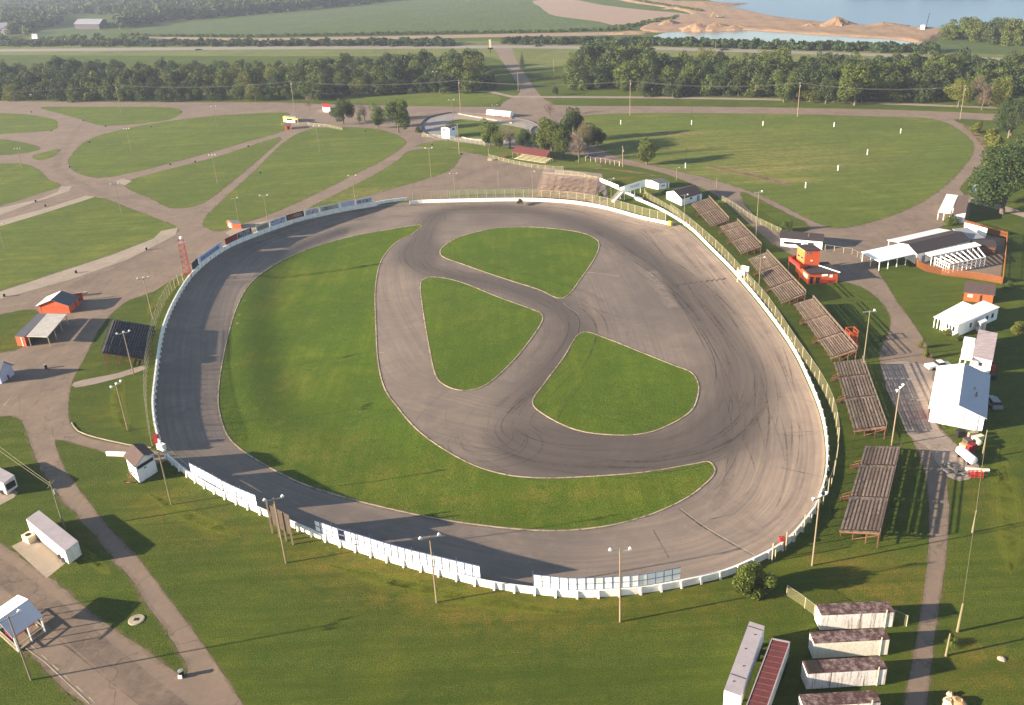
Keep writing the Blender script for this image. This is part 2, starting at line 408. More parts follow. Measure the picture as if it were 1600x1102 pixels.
def fill_mesh(name, outline, z, m, step=None, attrs=None):
    """flat sheet from a closed outline; with step, inner vertices carry painted-on wear and light attributes"""
    if step is None:
        mb = MB(); mb.poly([(p.x, p.y, z) for p in outline]); o = mb.build(name, m)
    else:
        P = [Vector((p.x, p.y)) for p in outline]; n0 = len(P)
        xs = np.array([p.x for p in P]); ys = np.array([p.y for p in P])
        gx, gy = np.meshgrid(np.arange(xs.min(), xs.max(), step), np.arange(ys.min(), ys.max(), step*.92))
        gx = gx.copy(); gx[1::2] += step/2
        gx = gx.ravel(); gy = gy.ravel(); ins = inside(gx, gy, xs, ys); gx = gx[ins]; gy = gy[ins]
        d = dist_poly(gx, gy, np.append(xs, xs[0]), np.append(ys, ys[0])); k = d > step*.4
        V = P + [Vector((float(a), float(b))) for a, b in zip(gx[k], gy[k])]
        r = delaunay_2d_cdt(V, [(i, (i+1) % n0) for i in range(n0)], [], 1, 1e-4)
        me = bpy.data.meshes.new(name)
        me.from_pydata([(v.x, v.y, z) for v in r[0]], [], r[2]); me.update()
        # face up
        if len(me.polygons) and me.polygons[0].normal.z < 0: me.flip_normals()
        me.materials.append(m); o = bpy.data.objects.new(name, me); COL.objects.link(o)
    me = o.data; n = len(me.vertices); co = np.empty(n*3); me.vertices.foreach_get('co', co); co = co.reshape(-1, 3)
    for an, fn in (attrs or {}).items():
        at = me.attributes.new(an, 'FLOAT', 'POINT'); at.data.foreach_set('value', np.asarray(fn(co[:, 0], co[:, 1]), dtype=np.float32))
    if me.polygons and me.polygons[0].normal.z < 0: me.flip_normals()
    return struct(o)
def inside(x, y, px, py):
    c = np.zeros(len(x), bool); j = len(px)-1
    for i in range(len(px)):
        cond = ((py[i] > y) != (py[j] > y))
        with np.errstate(divide='ignore', invalid='ignore'):
            t = (px[j]-px[i])*(y-py[i])/(py[j]-py[i]+1e-12)+px[i]
        c ^= cond & (x < t); j = i
    return c
def dist_poly(x, y, px, py):
    d = np.full(len(x), 1e9)
    for i in range(len(px)-1):
        ax, ay, bx, by = px[i], py[i], px[i+1], py[i+1]; L = (bx-ax)**2+(by-ay)**2+1e-9
        t = np.clip(((x-ax)*(bx-ax)+(y-ay)*(by-ay))/L, 0, 1)
        d = np.minimum(d, np.hypot(x-ax-t*(bx-ax), y-ay-t*(by-ay)))
    return d
def arr(P): return np.array([p.x for p in P]), np.array([p.y for p in P])

# --- the ground sheet: fine near, coarse to the horizon
def axis(lo, hi, step, far):
    a = list(np.arange(lo, hi+.1, step)); s = step
    while a[-1] < far: s *= 1.35; a.append(a[-1]+s)
    s = step
    while a[0] > -far: s *= 1.35; a.insert(0, a[0]-s)
    return np.array(a)
ax_, ay_ = axis(-170, 200, 2.5, 6500), axis(55, 480, 2.5, 6500)
gx, gy = np.meshgrid(ax_, ay_); nx, ny = len(ax_), len(ay_)
me = bpy.data.meshes.new('ground')
idx = np.arange(nx*ny).reshape(ny, nx)
fq = np.stack([idx[:-1, :-1], idx[:-1, 1:], idx[1:, 1:], idx[1:, :-1]], -1).reshape(-1, 4)
vv = np.stack([gx.ravel(), gy.ravel(), np.zeros(nx*ny)], -1)
WALL_IN = "258,718 282,736 310,755 350,776 400,798 450,818 500,838 560,858 620,876 700,897 760,910 830,920 900,925 970,921 1040,911 1090,902 1130,892 1170,876 1208,858 1238,836 1268,800 1283,760 1289,720 1287,680 1278,640 1260,596 1238,551 1208,506 1173,461 1138,421 1108,391 1080,364 1052,346 1045,350 1000,340 950,326 900,317 850,313 800,312 740,313 690,314 640,316 590,320 550,326 515,333 470,344 430,357 390,372 360,385 330,404 305,426 288,448 270,480 256,515 249,550 244,590 241,630 243,660 248,685 252,702"
OUT = smooth(W(WALL_IN), True, 4); ox_, oy_ = arr(OUT+[OUT[0]])
def bank_z(x, y):
    """the track falls from the wall towards the infield; everything inside lies lower than the ground outside"""
    d = dist_poly(x, y, ox_, oy_); t = np.clip(d/19, 0, 1); e = np.clip((d-17)/13, 0, 1); w = np.clip((-x-18)/34, 0, 1); return (-1.75*(t*1.55-.55*t**3)-1.5*w*e*e*(3-2*e))*np.where(d < .05, 0, 1)
X, Y = vv[:, 0], vv[:, 1]; near = (X >= -172) & (X <= 202) & (Y >= 53) & (Y <= 482)
ins = inside(X, Y, ox_[:-1], oy_[:-1]); keep = near & ~ins; keep[keep] &= dist_poly(X[keep], Y[keep], ox_, oy_) > .7
cell_near = near[fq].all(1)
V2 = [Vector((p.x, p.y)) for p in OUT]+[Vector((float(a), float(b))) for a, b in zip(X[keep], Y[keep])]; n0 = len(OUT)
r_ = delaunay_2d_cdt(V2, [(i, (i+1) % n0) for i in range(n0)], [], 0, 1e-4)
V3 = np.array([(v.x, v.y, 0) for v in r_[0]]); F3 = np.array([tuple(f) for f in r_[2]]); c3 = V3[F3].mean(1)
F3 = F3[~inside(c3[:, 0], c3[:, 1], ox_[:-1], oy_[:-1])]
nv = len(vv); allv = np.concatenate([vv, V3]); faces = fq[~cell_near].tolist()+(F3+nv).tolist()
me.from_pydata(allv.tolist(), [], faces); me.update()
at = me.attributes.new('dry', 'FLOAT', 'POINT'); at.data.foreach_set('value', dry_field(allv[:, 0], allv[:, 1]).astype(np.float32))
if me.polygons[-1].normal.z < 0: print('ground tri flipped')
me.materials.append(GR); o = bpy.data.objects.new('ground', me); COL.objects.link(o); struct(o)
def settle(o):
    """lay a sheet or strip of the track area on the banked surface, re-reading its plan position at that height"""
    me = o.data; n = len(me.vertices); co = np.empty(n*3); me.vertices.foreach_get('co', co); co = co.reshape(-1, 3); L = np.array(o.location) if o.parent is None else np.zeros(3)
    p = co+L; zb = bank_z(p[:, 0], p[:, 1]); zb = np.where(inside(p[:, 0], p[:, 1], ox_[:-1], oy_[:-1]), zb, 0); k = (CAM_H-zb)/CAM_H
    p[:, 0] *= k; p[:, 1] *= k; p[:, 2] += zb; co = p-L; me.vertices.foreach_set('co', co.ravel()); me.update(); return o
JR = random.Random(77)
def rough(P, amp):
    out = []; N = len(P)
    for i in range(N):
        a, b = P[i], P[(i+1) % N]; L = (b-a).length; k = max(1, min(12, int(L/1.6))); q = perp(b-a) if L > 1e-4 else Vector((0, 0, 0))
        for j in range(k): out.append(a.lerp(b, j/k)+q*JR.gauss(0, amp))
    return out
def worn_edge(P, z, w, parent):
    mb = MB(); n = len(P); Q = [(p, perp(P[(i+1) % n]-P[i-1])) for i, p in enumerate(P)]
    for i in range(n):
        (a, qa), (b, qb) = Q[i], Q[(i+1) % n]; S = lambda v: (v.x, v.y, z)
        mb.cur = 1.0; mb.poly([S(a-qa*w*.5), S(b-qb*w*.5), S(b+qb*w*.5), S(a+qa*w*.5)])
        mb.cur = .55; mb.poly([S(a+qa*w*.5), S(b+qb*w*.5), S(b+qb*w*1.1), S(a+qa*w*1.1)]); mb.poly([S(a-qa*w*1.1), S(b-qb*w*1.1), S(b-qb*w*.5), S(a-qa*w*.5)])
    return mb.build('worn_edge', EDGE, parent, tone=True)
def sheet(name, s, m, z, sm=3, step=None, closed=True, attrs=None):
    P = W(s)
    if sm: P = smooth(P, True, sm)
    near_ = sm and min(p.y for p in P) < 500
    if near_: P = rough(P, .05 if 'pavement' in name else .13)
    a = {'dry': dry_field}
    if attrs: a.update(attrs)
    o = fill_mesh(name, P, z, m, step, a)
    if near_ and name in ('parking_field', 'grass_island', 'grass_verge', 'east_field', 'east_pavement', 'west_pavement'): worn_edge(P, z+.006, .3 if 'pavement' in name else .5, o)
    return o

# pavement west of the track
sheet('west_pavement', "-260,150 -100,154 0,158 250,160 430,160 500,163 560,164 640,166 760,167 850,168 905,170 880,200 845,215 838,235 905,250 935,262 945,285 948,322 900,314.5 850,310.5 800,309.5 740,310.5 690,311.5 640,313.5 590,317.5 550,323.5 515,330.5 470,341.5 430,354.5 390,369.5 360,382.5 330,401.5 310,419 298,424 265,440 240,456 205,468 188,478 165,500 148,528 133,558 118,585 109,610 107,650 113,668 130,681 165,690 200,697 245,705 262,716 240,726 190,714 160,706 120,694 86,687 91,708 102,735 137,782 172,827 212,868 245,911 280,957 312,1001 345,1048 375,1095 420,1170 480,1300 100,1300 150,1130 100,1078 60,1037 34,1008 0,985 -60,930 -200,880 -300,700 -300,400", PAVE, .012, 2)
sheet('east_pavement', "850,166 905,166 1000,166 1200,168 1400,172 1550,178 1640,183 1750,190 1750,203 1640,194 1575,190 1500,186 1494,190 1520,203 1537,222 1541,240 1531,262 1508,284 1500,297 1515,315 1512,345 1475,352 1440,372 1400,388 1375,405 1371,423 1386,445 1402,472 1430,510 1450,545 1462,580 1450,640 1490,690 1505,705 1495,730 1478,740 1483,790 1480,850 1470,930 1458,1010 1448,1102 1438,1190 1400,1190 1412,1102 1425,1040 1435,980 1445,910 1452,830 1450,765 1437,712 1412,660 1390,612 1376,573 1375,548 1386,525 1392,502 1385,482 1368,463 1345,448 1315,440 1290,437 1270,425 1240,400 1205,380 1165,345 1140,322 1110,300 1075,285 1040,272 1000,262 960,255 925,252 890,245 870,225 880,200", PAVE, .018, 2)
sheet('north_road', "770,70 796,70 806,92 818,112 832,133 850,155 880,172 860,180 790,172 786,160 808,150 812,138 800,118 786,98 776,82", PAVE, .024, 2)
# grassed islands and parking fields on the pavement
for nm, s in [
    ('grass_island', "-120,180 -60,178 0,177 50,180 85,187 90,195 80,204 0,210 -60,213 -120,214"),
    ('grass_island', "62,168 120,167 200,167 262,168 284,173 277,182 250,190 165,197 130,188 95,178"),
    ('grass_island', "-80,214 0,218 25,221 62,230 48,238 0,243 -80,246"),
    ('grass_island', "51,244 75,237 95,233 88,241 80,247 60,250"),
    ('parking_field', "-120,258 0,256 35,256 60,265 75,280 95,291 60,303 0,322 -120,350"),
    ('parking_field', "-150,400 0,349 60,334 145,308 200,325 240,340 268,351 279,362 245,371 175,397 90,425 0,455 -150,500"),
    ('parking_field', "110,245 135,220 180,205 260,190 350,180 438,176 452,179 452,190 443,205 385,222 330,238 180,276 125,272 108,258"),
    ('parking_field', "198,284 270,263 340,245 438,214 415,240 380,270 330,310 300,323 265,325 235,310 205,298"),
    ('parking_field', "480,203 530,199 590,202 628,215 633,226 600,250 560,270 490,305 430,332 385,348 345,362 322,355 318,344 350,310 400,265 440,225"),
    ('parking_field', "640,236 690,231 719,238 717,250 700,268 655,283 600,299 560,310 515,322 478,329 520,306 580,276 622,250"),
    ('grass_verge', "550,148 640,146 750,146 782,152 768,164 720,166 640,166 585,163 535,158"),
    ('grass_verge', "650,228 700,219 740,226 800,230 850,238 905,242 930,252 940,262 900,262 868,262 800,253 760,244 700,233"),
    ('grass_bank', "860,266 900,262 950,266 990,276 1010,284 985,290 955,284 900,280 870,278"),
    ('grass_verge', "0,652 32,657 50,702 67,739 95,780 137,826 175,871 215,921 245,966 282,1023 294,1047 281,1057 232,1020 180,985 130,945 75,902 0,848 -80,800 -120,690"),
    ('grass_verge', "-100,1000 0,992 12,1000 30,1012 60,1038 96,1075 130,1110 160,1150 0,1250 -150,1150"),
    ('grass_verge', "-150,540 -20,497 45,484 62,492 60,520 30,545 0,552 -80,575 -150,600"),
    ('east_field', "878,190 905,181 1000,177 1200,178 1400,183 1455,186 1490,198 1518,220 1520,240 1505,262 1478,290 1430,322 1370,345 1312,357 1280,350 1240,331 1190,306 1120,283 1060,268 1000,254 960,244 930,228 905,212"),
    ('grass_verge', "1158,300 1185,311 1232,335 1262,350 1258,362 1222,364 1195,350 1165,322"),
    ('grass_verge', "1025,305 1068,300 1090,318 1082,335 1060,335 1040,322 1020,316"),
]:
    far = float(s.split()[0].split(',')[1]) < 300
    sheet(nm, s, GRL if (far or nm == 'parking_field') and nm != 'grass_bank' else GR, .034, 3, 3.0)
# packed-earth and concrete strips
for s in ["-120,355 0,325 60,312 90,300 95,292 112,291 108,299 50,318 0,336 -120,372", "-120,382 0,345 60,329 135,306 148,308 130,314 60,336 0,354 -120,394",
          "-150,500 0,456 90,427 175,399 240,373 252,361 278,356 274,368 200,406 110,437 0,468 -150,516", "352,364 370,355 410,347 430,343 420,352 375,366 362,371", "195,290 180,284 192,279 206,283",
          "18,854 58,834 108,876 73,904", "-20,760 0,752 28,770 22,778 -20,800"]:
    sheet('concrete_strip', s, CONC, .044, 0)
sheet('concrete_path', "1505,306 1530,311 1570,322 1620,338 1700,365 1700,374 1620,346 1570,331 1530,320 1504,313", CONC, .03, 2)
sheet('dirt_path', "115,598 150,590 185,583 222,572 228,577 190,590 150,600 118,606", GRAVEL, .04, 2)
sheet('gravel_yard', "1384,567 1445,570 1458,600 1450,650 1500,700 1530,725 1515,750 1480,745 1450,700 1420,680 1400,640 1385,605", GRAVEL, .03, 2)
sheet('gravel_yard', "838,298 850,262 940,272 948,300 944,318 900,312", GRAVEL, .05, 0)
sheet('service_lane', "-200,146 500,145 760,140 800,150 1020,151 1200,154 1400,161 1620,170 1620,172.5 1400,164 1200,157 1020,154 800,153 760,144 500,148 -200,150", GRAVEL, .03, 1)

# far side: highway, fields, quarry and lakes
HW = "-900,58 -300,72 0,77 400,73 800,71 1000,73 1200,78.5 1400,85 1600,92 2000,112 2400,140"
HWb = "2400,148 2000,118 1600,97 1400,89.5 1200,83 1000,77.5 800,75.5 400,77.5 0,81 -300,77 -900,64"
sheet('highway_verge', "-900,50 -300,66 0,70 400,66 800,64 1000,66 1200,70 1400,76 1600,82 2000,100 2400,130 2400,190 2000,150 1600,112 1400,103 1200,95 1000,90 800,112 770,90 400,88 0,86 -300,84 -900,70", GRY, .02, 2)
sheet('highway', HW+" "+HWb, pave_mat('pale_highway', (.25, .215, .17), (.22, .19, .155), (.18, .155, .13)), .04, 0)
sheet('crop_field', "205,50 260,39 480,19 620,3 700,-10 830,-12 850,15 862,26 940,36 976,43 900,50 700,52 400,57", CROP, .03, 2)
sheet('crop_field', "55,60 70,45 110,40 180,52 130,62", CROP, .03, 2)
sheet('bare_field', "832,2 880,-3 940,8 1020,17 1080,23 1030,33 975,42 935,34 880,27 858,22 843,10", SOIL, .05, 2)
sheet('farm_track', "200,57 400,60 600,57 850,52 975,50 1010,54 975,55 850,57 600,61.5 400,64 200,60", SOIL, .05, 1)
sheet('green_slope', "1430,78 1462,66 1478,60 1520,62 1600,70 1700,82 1900,110 1900,118 1600,88 1500,83", CROP, .03, 2)
wt = NT('lake_water'); p = wt.pos(); n = wt.noise(wt.mapping(p, (1, .35, 1)), .12, 4, .6)
wt.bump(n, .25, .5); WATER = wt.fin((.045, .085, .14), .3); wt.b.inputs['Specular IOR Level'].default_value = .6
sheet('lake', "1085,-6 1145,11 1200,24 1250,31 1320,38 1380,41 1480,47 1560,47 1800,70 2600,120 2400,-60 1500,-110 1000,-85", WATER, .03, 0)
pt_ = NT('pond_water'); p = pt_.pos(); n = pt_.noise(p, .2, 4, .6); pt_.bump(n, .15, .3); POND = pt_.fin((.12, .13, .105), .2); pt_.b.inputs['Specular IOR Level'].default_value = .6
sheet('pond', "1020,57 1040,51 1095,48 1150,47 1205,50 1300,56 1400,62 1445,68 1430,72 1350,70 1250,68 1130,64 1030,60", POND, .06, 1)

def terrain(name, s, m, amp, sc, seed, z=.07, step=3.5, bank=1.2):
    """raised, lumpy sand ground with a bank all round"""
    P = smooth(W(s), True, 3); o = fill_mesh(name, P, z, m, step)
    me = o.data; n = len(me.vertices); co = np.empty(n*3); me.vertices.foreach_get('co', co); co = co.reshape(-1, 3)
    X, Y = arr(P); d = dist_poly(co[:, 0], co[:, 1], np.append(X, X[0]), np.append(Y, Y[0]))
    r = np.random.default_rng(seed); h = np.zeros(n)
    for k in range(7):
        a = r.uniform(0, 6.28); f = sc*(1.6**k); h += np.sin(co[:, 0]*f*np.cos(a)+co[:, 1]*f*np.sin(a)+r.uniform(0, 6.28))/(1.5**k)
    h = (h-h.min())/(h.max()-h.min())
    co[:, 2] = z + np.clip(d/4, 0, 1)*(bank+amp*h)
    me.vertices.foreach_set('co', co.ravel()); me.update(); return o
terrain('sand_spit', "955,-4 1000,-5 1060,2 1112,3 1145,11 1200,24 1250,31 1320,38 1380,41 1478,46 1472,54 1443,68 1400,62 1300,56 1205,50 1150,47 1095,48 1040,51 1012,50 1000,44 1030,33 1080,23 1040,12 985,4", SAND, 1.3, .09, 3, bank=.5)
def sand_pile(px, py, w, h, seed, label, ridge=1.0):
    t = thing('sand_pile', label, 'sand pile', G(px, py)); r = random.Random(seed); mb = MB(); n = 28; rings = 9
    V = [[None]*n for _ in range(rings)]; lump = [r.uniform(.8, 1.2) for _ in range(n)]
    for j in range(rings):
        q = j/(rings-1)
        for i in range(n):
            a = 2*math.pi*i/n; rad = w*(1-q)*(1+.16*math.sin(a*2+seed)+.10*math.sin(a*5+seed*2+q*3)+r.uniform(-.05, .05))
            V[j][i] = (rad*math.cos(a)*ridge, rad*math.sin(a), (.45 if j else -.3)+h*(q**1.25)*(1-.12*q)+r.uniform(-.12, .12)*h*.3)
    for j in range(rings-1):
        for i in range(n): mb.poly([V[j][i], V[j][(i+1) % n], V[j+1][(i+1) % n], V[j+1][i]])
    mb.poly(V[-1]); mb.build('heap', SAND, t)
sand_pile(1307, 41, 17, 9, 1, 'tallest pale conical sand pile beside the lake shore')
sand_pile(1381, 42, 13, 4, 2, 'low rounded sand pile right of the tallest cone', 1.5)
sand_pile(1265, 42, 9, 3, 3, 'small dark-topped sand heap left of the tallest cone')
sand_pile(1088, 47, 15, 7, 4, 'steep sand pile above the left end of the pond', 1.3)
sand_pile(1118, 46, 14, 6, 5, 'grey gullied sand bank above the middle of the pond', 1.8)
sand_pile(1045, 40, 11, 6, 6, 'sand heap with a dark shaded side behind the bare field', 1.4)
sand_pile(1100, 10, 20, 6, 7, 'long broken sand ridge near the top of the photo', 2.4)
sand_pile(1150, 46, 12, 4, 8, 'wide low sand heap right of the gullied bank', 1.8)
sand_pile(985, 52, 9, 2, 9, 'low sand heap beside the dirt farm track', 2.2)
sand_pile(1020, -1, 16, 6, 10, 'pale sand heap at the top edge behind the green strip', 1.6)

# ---------------------------------------------------------------- race track
FIG = smooth(W("690,333 658,375 655,408 690,428 760,440 830,460 880,484 898,515 878,560 835,605 795,645 790,675 850,705 960,715 1060,708 1130,678 1165,620 1160,560 1120,500 1070,445 1010,400 940,360 860,335 770,324"), True, 6)
fx_, fy_ = arr(FIG+[FIG[0]])
def a_dwall(x, y): return dist_poly(x, y, ox_, oy_)
def a_dfig(x, y): return dist_poly(x, y, fx_, fy_)
def a_rub(x, y):
    d = dist_poly(x, y, fx_, fy_); v = np.exp(-(d/6.0)**2)
    for px, py, r, s in ((660, 395, 9, .8), (860, 690, 12, .9), (1120, 670, 9, .7), (1060, 470, 16, .5), (960, 700, 12, .6), (760, 340, 9, .5), (1150, 600, 10, .4), (900, 350, 14, .4)):
        g = G(px, py); v += s*np.exp(-((x-g.x)**2+(y-g.y)**2)/(r*r))
    k = G(800, 660); v *= 1-.75*np.exp(-((x-G(735, 655).x)**2+(y-G(735, 655).y)**2)/150)
    return np.clip(v*.95, 0, .95)
def a_pale_sunlit(x, y):  # paler on the right: polish, plus sunlit banking put into the colour
    d = dist_poly(x, y, ox_, oy_); e = G(1180, 560)
    side = 1/(1+np.exp(-(x-25)/12))
    return np.clip(side*np.exp(-(np.maximum(d-3, 0)/9)**2), 0, 1)
TRACK = fill_mesh('race_track', OUT, .0, TRK, .75, {'dwall': a_dwall, 'dfig': a_dfig, 'rubber': a_rub, 'pale': a_pale_sunlit}); settle(TRACK)
ISL = {
 'infield_grass': "658,352 620,357 540,372 470,394 420,420 390,445 370,480 355,530 345,580 341,620 343,645 355,680 380,705 420,730 470,755 530,775 600,793 680,810 760,822 840,829 900,828 960,820 1020,803 1070,780 1100,758 1117,738 1108,722 1080,726 1000,739 900,746 840,747 790,742 740,727 690,700 650,670 620,635 600,605 590,560 587,500 586,460 590,425 600,400 620,378 645,365",
 'infield_grass_b': "688,397 692,386 720,370 770,358 830,355 900,362 930,373 936,384 930,402 910,432 880,466 840,452 780,433 720,412 697,404",
 'infield_grass_c': "657,447 662,437 680,433 720,441 780,465 830,483 847,492 843,510 810,555 775,590 750,606 720,610 695,602 680,585 670,540 660,480",
 'infield_grass_d': "908,520 950,530 1000,550 1050,570 1080,582 1091,600 1090,620 1080,642 1050,662 1010,677 960,680 900,672 850,648 832,628 850,600 880,560"}
def strip(name, P, w, z0, z1, m, closed=False, parent=None, side=0):
    """a kerb or wall of rectangular section along a polyline; side -1/0/1 shifts it right/centre/left"""
    mb = MB(); n = len(P); L = []
    for i in range(n):
        a = P[i-1] if (closed or i > 0) else P[i]; b = P[(i+1) % n] if (closed or i < n-1) else P[i]
        q = perp(b-a)*w/2; c = P[i]+perp(b-a)*(side*w/2)
        L.append((c-q, c+q))
    for i in range(n if closed else n-1):
        (a0, a1), (b0, b1) = L[i], L[(i+1) % n]
        S = lambda v, z: (v.x, v.y, z)
        mb.poly([S(a0, z1), S(b0, z1), S(b1, z1), S(a1, z1)]); mb.poly([S(a0, z0), S(b0, z0), S(b0, z1), S(a0, z1)]); mb.poly([S(a1, z0), S(a1, z1), S(b1, z1), S(b1, z0)])
    if not closed:
        for (a, b), f in ((L[0], 1), (L[-1], 0)):
            q = [(a.x, a.y, z0), (a.x, a.y, z1), (b.x, b.y, z1), (b.x, b.y, z0)]
            mb.poly(q if f else q[::-1])
    return mb.build(name, m, parent, world=True)
for k, s in ISL.items():
    P = smooth(W(s), True, 4); PR = rough(P, .08); o = fill_mesh('infield_grass', PR, .03, GRF, 2.2, {'dry': dry_field}); settle(worn_edge(PR, .036, .5, o)); settle(o)
    settle(struct(strip('kerb', P, .24, -.1, .08, KERBM, True)))
# concrete patch, triangle patches, checkered finish line
def patch(name, s, m, z):
    P = W(s); C4 = [P[0].lerp(P[1], i/6) for i in range(6)]+[P[1].lerp(P[2], i/10) for i in range(10)]+[P[2].lerp(P[3], i/6) for i in range(6)]+[P[3].lerp(P[0], i/10) for i in range(10)]
    o = fill_mesh(name, C4, z, m, 1.5, {'tone': lambda x, y: np.clip(dist_poly(x, y, *arr(C4+[C4[0]]))/.5+.25, 0, 1)}); return settle(o)
patch('concrete_patch', "1002,423 1028,422 1062,480 1040,483", PATCH, .012)
patch('dirt_patch', "1106,723 1143,700 1139,712 1120,733", PATCH, .018)
a, b = G(1056, 446), G(1139, 435); d = (b-a); L = d.length; d.normalize(); q = perp(d); mb = MB()
for i in range(int(L/.8)):
    c = a+d*(i*.8)+q*((i % 2)*.6-.6); mb.cur = 1.0; P = [c, c+d*.85, c+d*.85+q*.6, c+q*.6]; mb.poly([(v.x, v.y, .02) for v in P])
settle(struct(mb.build('finish_line', MARK, tone=True)))
# seams, cracks and lane edges
def ribbon(mb, P, w, z, taper=True, tone=1.):
    n = len(P)
    for i in range(n-1):
        ta = perp(P[min(i+1, n-1)]-P[max(i-1, 0)]); tb = perp(P[min(i+2, n-1)]-P[i])
        wa = w/2*(min(1, i/3, (n-1-i)/3) if taper else 1); wb = w/2*(min(1, (i+1)/3, (n-2-i)/3) if taper else 1)
        a, b = P[i], P[i+1]; mb.cur = tone
        mb.poly([(a.x-ta.x*wa, a.y-ta.y*wa, z), (b.x-tb.x*wb, b.y-tb.y*wb, z), (b.x+tb.x*wb, b.y+tb.y*wb, z), (a.x+ta.x*wa, a.y+ta.y*wa, z)])
mb = MB()
for s, w in [("1060,795 1105,828 1175,868", .28), ("1213,729 1285,746", .16), ("885,474 905,500 903,520", .16), ("878,468 1000,505", .16), ("640,560 790,780", 0), ("590,470 612,470", .2),
             ("1020,828 1045,872", .12), ("690,316 696,345", .15), ("1240,676 1270,674", .1), ("300,512 380,510", .1), ("252,640 285,634", .1), ("340,345 420,330", 0), ("1048,452 1075,495 1100,540", .18)]:
    if w: ribbon(mb, smooth(W(s), False, 4), w, .022, False, .8)
settle(struct(mb.build('pavement_seams', MARK, tone=True)))
mb = MB()
for s, w in [("1064,795 1109,828 1180,868", .18), ("262,699 280,716 300,733 335,757 365,773", .25), ("911,425 940,428 968,432", .25), ("905,492 880,474", .1), ("1048,350 1062,362", .25), ("590,552 600,551", .2), ("430,395 540,365 640,350", 0)]:
    if w: ribbon(mb, smooth(W(s), False, 4), w, .026, False)
settle(struct(mb.build('pale_lane_lines', KERB)))
# tyre marks: arcs that follow the racing line and the outer wall
mb = MB(); rr = random.Random(11)
OC = OUT[:]; nO = len(OC); nF = len(FIG)
cen = sum(OC, Vector())/nO
def follow(base, i0, cnt, off0, off1, inward):
    out = []
    n = len(base)
    for k in range(cnt):
        a, b = base[(i0+k) % n], base[(i0+k+1) % n]; q = perp(b-a); 
        if inward and q.dot(cen-a) < 0: q = -q
        t = k/max(1, cnt-1); out.append(a+q*(off0+(off1-off0)*t))
    return out
for k in range(330):
    if rr.random() < .55:
        P = follow(FIG, rr.randrange(nF), rr.randrange(5, 18), *(lambda c: (c, c+rr.uniform(-3, 3)))(rr.gauss(0, 5)), False)
    else:
        c = rr.uniform(1.5, 17); i0 = rr.randrange(int(nO*.28), int(nO*.78)); P = follow(OC, i0, rr.randrange(6, 22), c, max(1, c+rr.uniform(-4, 4)), True)
    ribbon(mb, P, *(lambda w: (w, .030+.0004*(k % 40), True, rr.uniform(.2, .55) if w < .5 else rr.uniform(.05, .16)))(rr.choice([.14, .18, .24, .3, .9, 1.5])))
for (px, py, r) in ((762, 690, 7.5), (757, 684, 5.5), (770, 688, 6), (765, 683, 4.5), (780, 696, 8), (1060, 430, 7), (1040, 520, 9), (850, 560, 6), (1230, 650, 8)):
    c = G(px, py); a0 = rr.uniform(2, 4); P = [c+Vector((math.cos(a0+t*.22)*r, math.sin(a0+t*.22)*r*.95, 0)) for t in range(rr.randrange(12, 24))]
    ribbon(mb, P, .16, .05, True, .42)
settle(struct(mb.build('tyre_marks', MARK, tone=True)))

mb = MB()
for s, w, tn in [("-30,875 0,893 80,955 160,1022 250,1096 300,1140", 3.6, .30), ("75,986 140,1040 217,1101 260,1140", .12, .7), ("31,605 30,657", .12, .6), ("84,686 83,668 112,662", .12, .6), ("600,178 720,172 840,178", 2, .12), ("870,250 760,262 700,290", 3, .16), ("1460,690 1400,640 1392,600", 1.5, .2), ("130,190 100,235 90,262 150,300 250,330", 4, .14), ("60,480 150,430 250,385", 5, .14), ("1400,400 1350,385 1300,372", 2.5, .18)]:
    ribbon(mb, smooth(W(s), False, 6), w, .055, True, tn)
struct(mb.build('pavement_stains', MARK, tone=True)); mb = MB()
P = resample(smooth(W("48,1008 100,1055 150,1100 190,1140"), False, 5), 1.6)
for (a, _), (b, _) in zip(P[::2], P[1::2]): ribbon(mb, [a, a.lerp(b, .5), b], .13, .03, False)
ribbon(mb, W("6,634 18,620"), .2, .03, False); ribbon(mb, W("40,1013 70,1035 140,1100"), .16, .05, False)
struct(mb.build('painted_lines', KERB))

def soft_marks(name, m, items, z, bank=False):
    mb = MB()
    for s, w in items:
        P = smooth(W(s), False, 5)
        for k, f in enumerate((1, .8, .6, .4, .2)): ribbon(mb, P, w*f, z+.003*k, True, .30)
    o = struct(mb.build(name, m, tone=True)); return settle(o) if bank else o
soft_marks('bare_earth_streaks', SOILB, [("1100,258 1130,264 1165,272 1200,280 1240,290", 7), ("1020,206 1050,208 1078,212", 5), ("1500,192 1525,212 1540,235", 5), ("930,262 980,268 1030,276", 3), ("450,352 520,330 560,318", 2)], .05)
soft_marks('yellow_and_sunlit_streaks', YELB, [("190,590 184,620 188,650 200,675", 3.6), ("288,428 268,448 250,470 232,495", 5), ("120,850 150,880 175,900", 2), ("1560,700 1575,800 1580,900", 5), ("500,880 700,930 900,960", 4), ("230,770 300,810 380,840", 4)], .05)  # first two put the brightness of sunlit berm slopes into the grass colour
Z = Vector((0, 0, 1))
